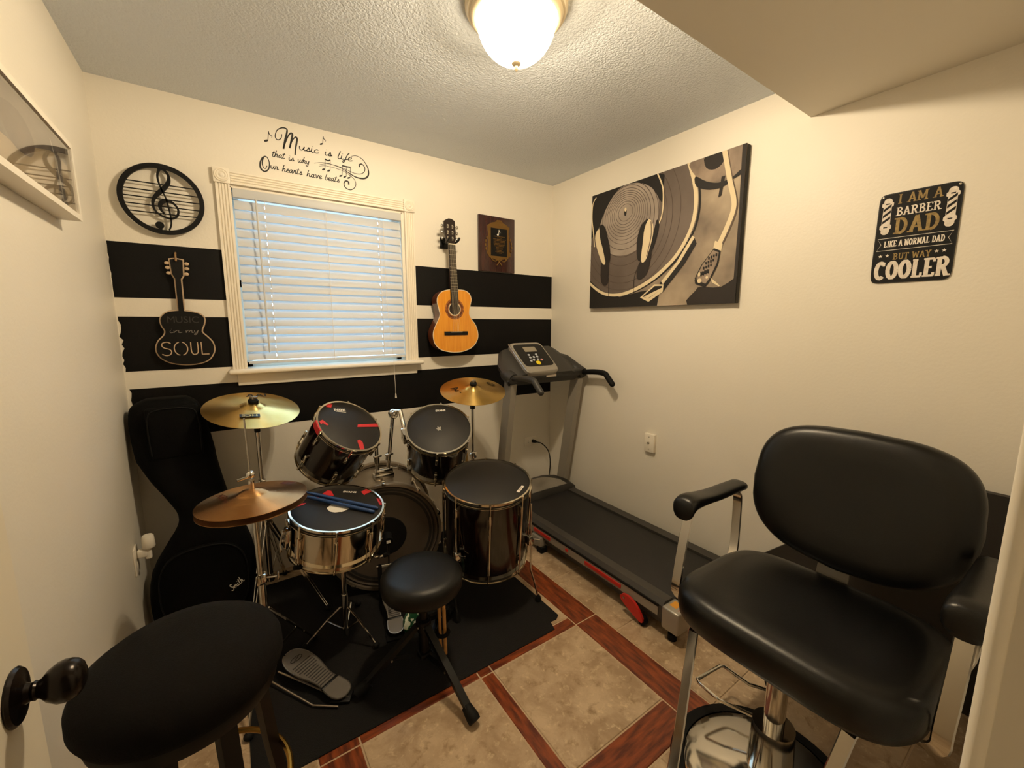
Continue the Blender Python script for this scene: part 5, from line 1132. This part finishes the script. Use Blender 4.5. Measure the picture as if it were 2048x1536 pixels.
# ================================================================== TREADMILL
tm = thing('treadmill', 'grey folding treadmill with console standing along the right wall', 'treadmill', (1.79, 1.6, 0))
tx0, tx1, ty0, ty1 = 1.500, 2.088, .965, 2.20
part(tm, 'frame', MB().mm(tx0 + .015, tx1 - .015, ty0 + .03, ty1 + .2, .055, .100).mm(tx0 + .06, tx1 - .06, ty0 + .03, ty1, .100, .146), 'tm_dark')
part(tm, 'belt', MB().rbox(((tx0 + tx1) / 2, (ty0 + ty1) / 2 + .015, .142), (.440, ty1 - ty0 - .02, .030), .013, 3), 'tm_belt')
for x0, x1, s in ((tx0, tx0 + .072, -1), (tx1 - .072, tx1, 1)):
    rl_ = part(tm, 'side_rail', MB().loft([[(x0 if s < 0 else x1, y, .085), (x1 if s < 0 else x0, y, .085), (x1 if s < 0 else x0, y, .166), ((x0 + .018) if s < 0 else (x1 - .018), y, .170), (x0 if s < 0 else x1, y, .150)] for y in (ty0 + .03, ty1 + .01)]), 'tm_rail')
part(tm, 'rail_trim', MB().mm(tx0 - .006, tx0 + .001, ty0 + .05, ty1, .098, .142), 'tm_grey'); part(tm, 'rail_groove', MB().mm(tx0 - .008, tx0, ty0 + .05, ty1, .142, .152), 'rubber_black')
for y0, y1 in ((1.765, 1.925), (1.225, 1.475)): part(tm, 'red_stripe', MB().rbox((tx0 - .007, (y0 + y1) / 2, .120), (.008, y1 - y0, .022), .003), 'tm_red')
part(tm, 'red_stripe', MB().rbox((tx0 - .007, 1.62, .122), (.007, .022, .016), .003), 'tm_red')
ob = [(p.x, p.y) for p in cr([(*p, 0) for p in ((1.215, .085), (1.198, .105), (1.16, .108), (1.12, .090), (1.085, .050), (1.080, .026), (1.10, .022), (1.15, .040), (1.20, .065))], 3, True)]
wp_ = part(tm, 'wheel_guard', MB().prism(ob, -.012, .0, axes((tx0 - .012, 0, 0), (0, 1, 0), (0, 0, 1), (1, 0, 0))), 'tm_red')
part(wp_, 'bolt', MB().cyl((tx0 - .024, 1.190, .090), (tx0 - .028, 1.190, .090), .006, n=10), 'steel')
part(tm, 'wheel', MB().cyl((tx0 - .014, 1.092, .022), (tx0 + .012, 1.092, .022), .021, n=20), 'rubber_black')
for x, nm in ((tx0 + .028, 'l'), (tx1 - .032, 'r')):
    ec = part(tm, 'end_cap', MB().rbox((x + (.012 if nm == 'l' else -.008), ty0 - .012, .108), (.096, .085, .105), .010, 3), 'tm_silver')
    if nm == 'l':
        part(ec, 'warning_label', MB().box((x + .012, ty0 - .012, .1598), (.062, .062, .001)), 'label_white')
        part(ec, 'warning_print', MB().box((x + .018, ty0 - .004, .1605), (.044, .034, .0006)), 'label_orange')
        part(ec, 'warning_text', text_mb('WARNING', .010, Matrix.Translation((x + .012, ty0 - .038, .1606)), .0002), 'label_red', ang=0)
    part(tm, 'rear_foot', MB().cyl((x + .005, ty0 - .005, 0), (x + .005, ty0 - .005, .030), .02, n=14), 'rubber_black')
part(tm, 'base_bar', MB().rbox((1.515, 1.885, .060), (.075, .095, .070), .008).mm(1.50, 2.07, 1.86, 1.92, .03, .06), 'tm_grey')
part(tm, 'base_foot', MB().rbox((1.500, 1.850, .020), (.05, .05, .040), .006), 'rubber_black')
# motor hood
hd_ = []
for y, h, ins in ((2.185, .172, 0), (2.20, .205, 0), (2.26, .222, .005), (2.36, .222, .025), (2.44, .205, .07), (2.485, .15, .12)):
    hd_.append([V3((tx0 - .002 + ins, y, .03)), V3((tx1 + .010 - ins, y, .03)), V3((tx1 + .010 - ins, y, h - .03)), V3((tx1 - .035 - ins, y, h)), V3((tx0 + .043 + ins, y, h)), V3((tx0 - .002 + ins, y, h - .03))])
part(tm, 'motor_hood', MB().loft(hd_), 'tm_dark', ang=40)
hz_ = lambda y: .205 + (y - 2.20) * .283 if y < 2.26 else (.222 if y < 2.36 else .222 - (y - 2.36) * .2125)
part(tm, 'hood_panel', MB().loft([[V3((1.793 - w, y, hz_(y) - .006)), V3((1.793 + w, y, hz_(y) - .006)), V3((1.793 + w, y, hz_(y) + .003)), V3((1.793 - w, y, hz_(y) + .003))] for y, w in ((2.201, .222), (2.23, .215), (2.26, .205), (2.30, .185), (2.34, .155), (2.36, .135), (2.385, .09))]), 'tm_silver', ang=30)
# uprights, leaning toward the runner
UL0, UL1, UR0, UR1 = V3((1.495, 2.335, .06)), V3((1.470, 2.150, 1.02)), V3((2.070, 2.335, .06)), V3((2.045, 2.150, 1.02))
for a, b in ((UL0, UL1), (UR0, UR1)):
    part(tm, 'upright', MB().bar(a, b, .042, .082, (1, 0, 0)), 'tm_grey')
    part(tm, 'upright_foot', MB().rbox(a + V3((0, 0, -.02)), (.065, .14, .075), .012), 'tm_dark')
# console
Cn = V3((0, -.62, .785)).normalized(); Cx = V3((1, 0, 0)); Cy = Cn.cross(Cx)
Mc = axes((1.668, 2.175, 1.165), Cx, Cy, Cn)
part(tm, 'console_base', MB().loft([[Mc @ V3((x * w + .052, y, z)) for x, y in ((-1, -.135), (1, -.135), (1, .02), (.8, .125), (-.8, .125), (-1, .02))] for w, z in ((.28, -.10), (.30, -.06), (.28, -.03), (.20, -.005))]), 'tm_dark', ang=40)
for s in (-1, 1):
    part(tm, 'arm_fairing', MB().tube([V3((1.757 + s * .16, 2.235, 1.135)), V3((1.757 + s * .235, 2.235, 1.115)), V3((1.757 + s * .292, 2.175, 1.072)), V3((1.757 + s * .300, 2.095, 1.050))], [.055, .062, .048, .034], 16, smooth=5), 'tm_dark')
    hb = part(tm, 'handlebar', MB().tube([V3((1.757 + s * .300, 2.11, 1.055)), V3((1.757 + s * .302, 1.99, 1.068)), V3((1.757 + s * .300, 1.90, 1.066)), V3((1.752 + s * .298, 1.865, 1.045)), V3((1.750 + s * .296, 1.820, 1.005))], .0185, 14, smooth=5).ball(V3((1.750 + s * .296, 1.820, 1.005)), .0185), 'rubber_black' if s > 0 else 'tm_dark')
part(tm, 'cross_bar', MB().rbox((1.757, 2.110, 1.062), (.56, .05, .045), .014, 3), 'tm_dark')
part(tm, 'warning_label', MB().box((1.752, 2.0842, 1.064), (.085, .001, .034)), 'label_white')
ch = part(tm, 'console_head', MB().loft([[Mc @ V3((x * w, y * h, z)) for x, y in oval(1, 1, 9, 32)] for w, h, z in ((.120, .130, -.035), (.133, .142, -.02), (.134, .143, .012), (.128, .137, .020))]), 'tm_silver', ang=40)
part(ch, 'face_panel', MB().loft([[Mc @ V3((x * .119, y * .106 + .014, z)) for x, y in oval(1, 1, 8, 32)] for z in (.018, .0225)]), 'plastic_black')
part(ch, 'screen', MB().box((0, .066, .0235), (.100, .046, .002), Mc), 'lcd')
for x, y, c in ((-.040, .012, 'w'), (.022, .014, 'w'), (-.042, -.012, 'w'), (-.012, -.010, 'w'), (.018, -.008, 'w'), (-.052, -.044, 'w'), (-.026, -.036, 'w'), (.010, -.034, 'w'), (.038, -.038, 'r')):
    part(ch, 'button', MB().lathe([(0, .0265), (.0075, .026), (.009, .0225)], 16, Mc @ Matrix.Translation((x, y, 0))), 'btn_white' if c == 'w' else 'btn_red')
part(ch, 'start_button', MB().lathe([(0, .028), (.014, .0275), (.018, .0225)], 24, Mc @ Matrix.Translation((-.004, -.064, 0))), 'btn_yellow')
part(ch, 'chrome_trim', MB().tube([Mc @ V3((-.134, .13, .014)), Mc @ V3((-.134, -.11, .018)), Mc @ V3((-.128, -.14, .018))], .005, 8), 'steel')
# mains lead
pc = thing('power_cord', 'black mains plug and lead running from outlet to treadmill', 'cable', (1.952, YB - .01, .465))
part(pc, 'plug', MB().tube([(1.952, YB - .0088, .465), (1.955, YB - .030, .466), (1.962, YB - .048, .464)], [.014, .013, .007], 14), 'plastic_black')
part(pc, 'lead', MB().tube([(1.962, YB - .048, .464), (1.995, YB - .075, .45), (2.045, YB - .09, .39), (2.072, YB - .085, .30), (2.075, YB - .075, .20), (2.06, YB - .06, .06), (2.03, YB - .055, .012)], .0042, 10, smooth=6), 'plastic_black')

# ================================================================== SALON CHAIR
ch_ = thing('salon_chair', 'black vinyl barber chair with chrome arms on a hydraulic base', 'chair', (1.28, .45, 0))
def pad(outline, layers, M): return MB().loft([[M @ V3((x * sc + ox, y * sc2 + oy, z)) for x, y in outline] for sc, sc2, ox, oy, z in layers])
# seat: x = depth toward the front (-X), slightly hollow top with waterfall front
def seat_mb():
    mb = MB(); n = 44; rings = []
    out = oval(.272, .306, 4.4, 64)
    cx, cy, zt = 1.362, .430, .562
    for k, dz in ((.86, -.125), (.95, -.118), (.985, -.10), (1.0, -.07), (.995, -.035), (.965, -.012), (.90, -.001), (.80, .003), (.6, -.003), (.35, -.008), (.12, -.010)):
        rings.append([V3((cx + x * k, cy + y * k, zt + dz * .92 - x * k * .045 - (max(0, (-x * k - .15)) ** 2) * .5 + (max(0, x * k - .14) ** 2) * .25)) for x, y in out])
    return mb.loft(rings)
part(ch_, 'seat', seat_mb(), 'vinyl_black', ang=80)
part(ch_, 'seat_pan', MB().rbox((1.37, .447, .428), (.32, .34, .030), .01), 'metal_black')
# back
tb = math.radians(12); Nb = V3((-math.cos(tb), 0, math.sin(tb))); Ub = V3((math.sin(tb), 0, math.cos(tb)))
Mb = axes((1.665, .430, .825), (0, -1, 0), Ub, Nb)
bo_ = []
for i in range(64):
    t = 2 * PI * i / 64; c, s = math.cos(t), math.sin(t); e = 2 / 5.0
    x = .298 * math.copysign(abs(c) ** e, c); y = .236 * math.copysign(abs(s) ** e, s); q = y / .236
    x *= 1 - .10 * max(0, q) ** 2 - .13 * max(0, -q) ** 2
    y2 = y - .030 * (x / .3) ** 2 * max(0, q) + .062 * (x / .3) ** 2 * max(0, -q) - .010
    bo_.append((x, y2))
rings = []
for k, z in ((.88, -.052), (.96, -.046), (.99, -.03), (1, -.005), (.99, .018), (.955, .034), (.88, .043), (.75, .046), (.5, .043), (.2, .040)):
    rings.append([Mb @ V3((x * k, y * k, z + .10 * (x * k) ** 2)) for x, y in bo_])
part(ch_, 'backrest', MB().loft(rings), 'vinyl_black', ang=80)
part(ch_, 'back_bracket', MB().bar((1.45, .45, .395), (1.60, .45, .40), .09, .010, (0, 1, 0)).bar((1.60, .45, .40), (1.665, .45, .62), .09, .010, (0, 1, 0)), 'tm_grey')
# arms: chrome flat-bar loops with padded tops
for y, s in ((.768, 1), (.104, -1)):
    yi = y - s * .042
    arm_c = [(1.395, yi - s * .14, .432), (1.26, yi - s * .04, .436), (1.224, y - s * .012, .462), (1.228, y - s * .004, .53), (1.278, y, .735), (1.31, y, .757), (1.54, y, .757), (1.598, y, .745), (1.610, y - s * .002, .70), (1.592, y - s * .012, .55), (1.555, y - s * .03, .475), (1.48, yi - s * .08, .436), (1.40, yi - s * .14, .432)]
    part(ch_, 'arm_frame', MB().sweep(cr(arm_c, 4), [(-.015, -.004), (.015, -.004), (.018, 0), (.015, .004), (-.015, .004), (-.018, 0)], side=(0, 1, 0)), 'chrome', ang=40)
    P = [(1.235, y, .752), (1.248, y, .774), (1.28, y, .786), (1.34, y, .783), (1.43, y, .776), (1.54, y, .774), (1.63, y, .772)]
    rr = []
    for i, p in enumerate(cr(P, 4)):
        u = i / (4 * (len(P) - 1)); w = .040 * (.62 + .38 * min(1, u * 9)) * (1 - .25 * max(0, u - .3)); h = .031 * (.70 + .30 * min(1, u * 9)) * (1 - .45 * min(1, max(0, (u - .12) * 2.2)))
        w *= .35 if i == 0 else (.45 if u >= .999 else 1); h *= .35 if i == 0 else (.45 if u >= .999 else 1)
        rr.append([V3((p.x, y + a, p.z + b)) for a, b in oval(w, h, 2.6, 20)])
    part(ch_, 'armrest', MB().loft(rr), 'vinyl_black', ang=80)
# base and pump
cbx, cby = 1.237, .443
part(ch_, 'base_disc', MB().lathe([(0, .055), (.05, .053), (.11, .045), (.175, .034), (.215, .024), (.226, .018), (.228, 0), (0, 0)], 72, Matrix.Translation((cbx, cby, 0))), 'chrome')
part(ch_, 'base_rim', MB().lathe([(.224, 0), (.264, 0), (.266, .010), (.258, .020), (.226, .021)], 72, Matrix.Translation((cbx, cby, 0))), 'rubber_black')
part(ch_, 'pump_cover', MB().cyl((cbx + .03, cby, .05), (cbx + .03, cby, .20), .062, .056, n=32), 'chrome'); part(ch_, 'pump_piston', MB().cyl((cbx + .03, cby, .20), (cbx + .03, cby, .395), .028, n=24), 'chrome')
part(ch_, 'pump_pedal', MB().tube([(1.325, .475, .10), (1.330, .52, .118), (1.290, .617, .120), (1.292, .695, .125), (1.300, .706, .126), (1.425, .690, .126), (1.436, .680, .125), (1.440, .590, .120), (1.478, .530, .118), (1.40, .46, .10)], .006, 10), 'chrome')
part(ch_, 'brake_knob', MB().ball((1.545, .560, .10), (.030, .022, .030)).tube([(1.53, .55, .10), (1.36, .455, .12)], .008, 8), 'rubber_black')
fo = [V3((1.185, .655, .44)), V3((1.150, .648, .425)), V3((1.045, .612, .15)), V3((.99, .592, .075)), V3((.86, .585, .060))]
for s in (1, -1):
    q = [V3((p.x, .447 + s * (p.y - .447), p.z)) for p in fo]
    part(ch_, 'footrest_bar', MB().sweep(q, [(-.013, -.004), (.013, -.004), (.016, 0), (.013, .004), (-.013, .004), (-.016, 0)], side=(0, 1, 0)), 'chrome', ang=40)
part(ch_, 'footrest_plate', MB().rbox((.83, .447, .060), (.10, .30, .014), .006), 'chrome')
# --- dark board leaning behind the chair
bd = MB().prism([(.035, 0), (.915, 0), (.915, .215), (.30, .83), (.035, .83)], 0, .028, axes((2.085, 0, 0), (0, 1, 0), (0, 0, 1), (1, 0, 0)))
solo('leaning_board', bd, 'board_grey', 'dark grey board standing against the wall behind the barber chair', 'board', (2.10, .45, 0))
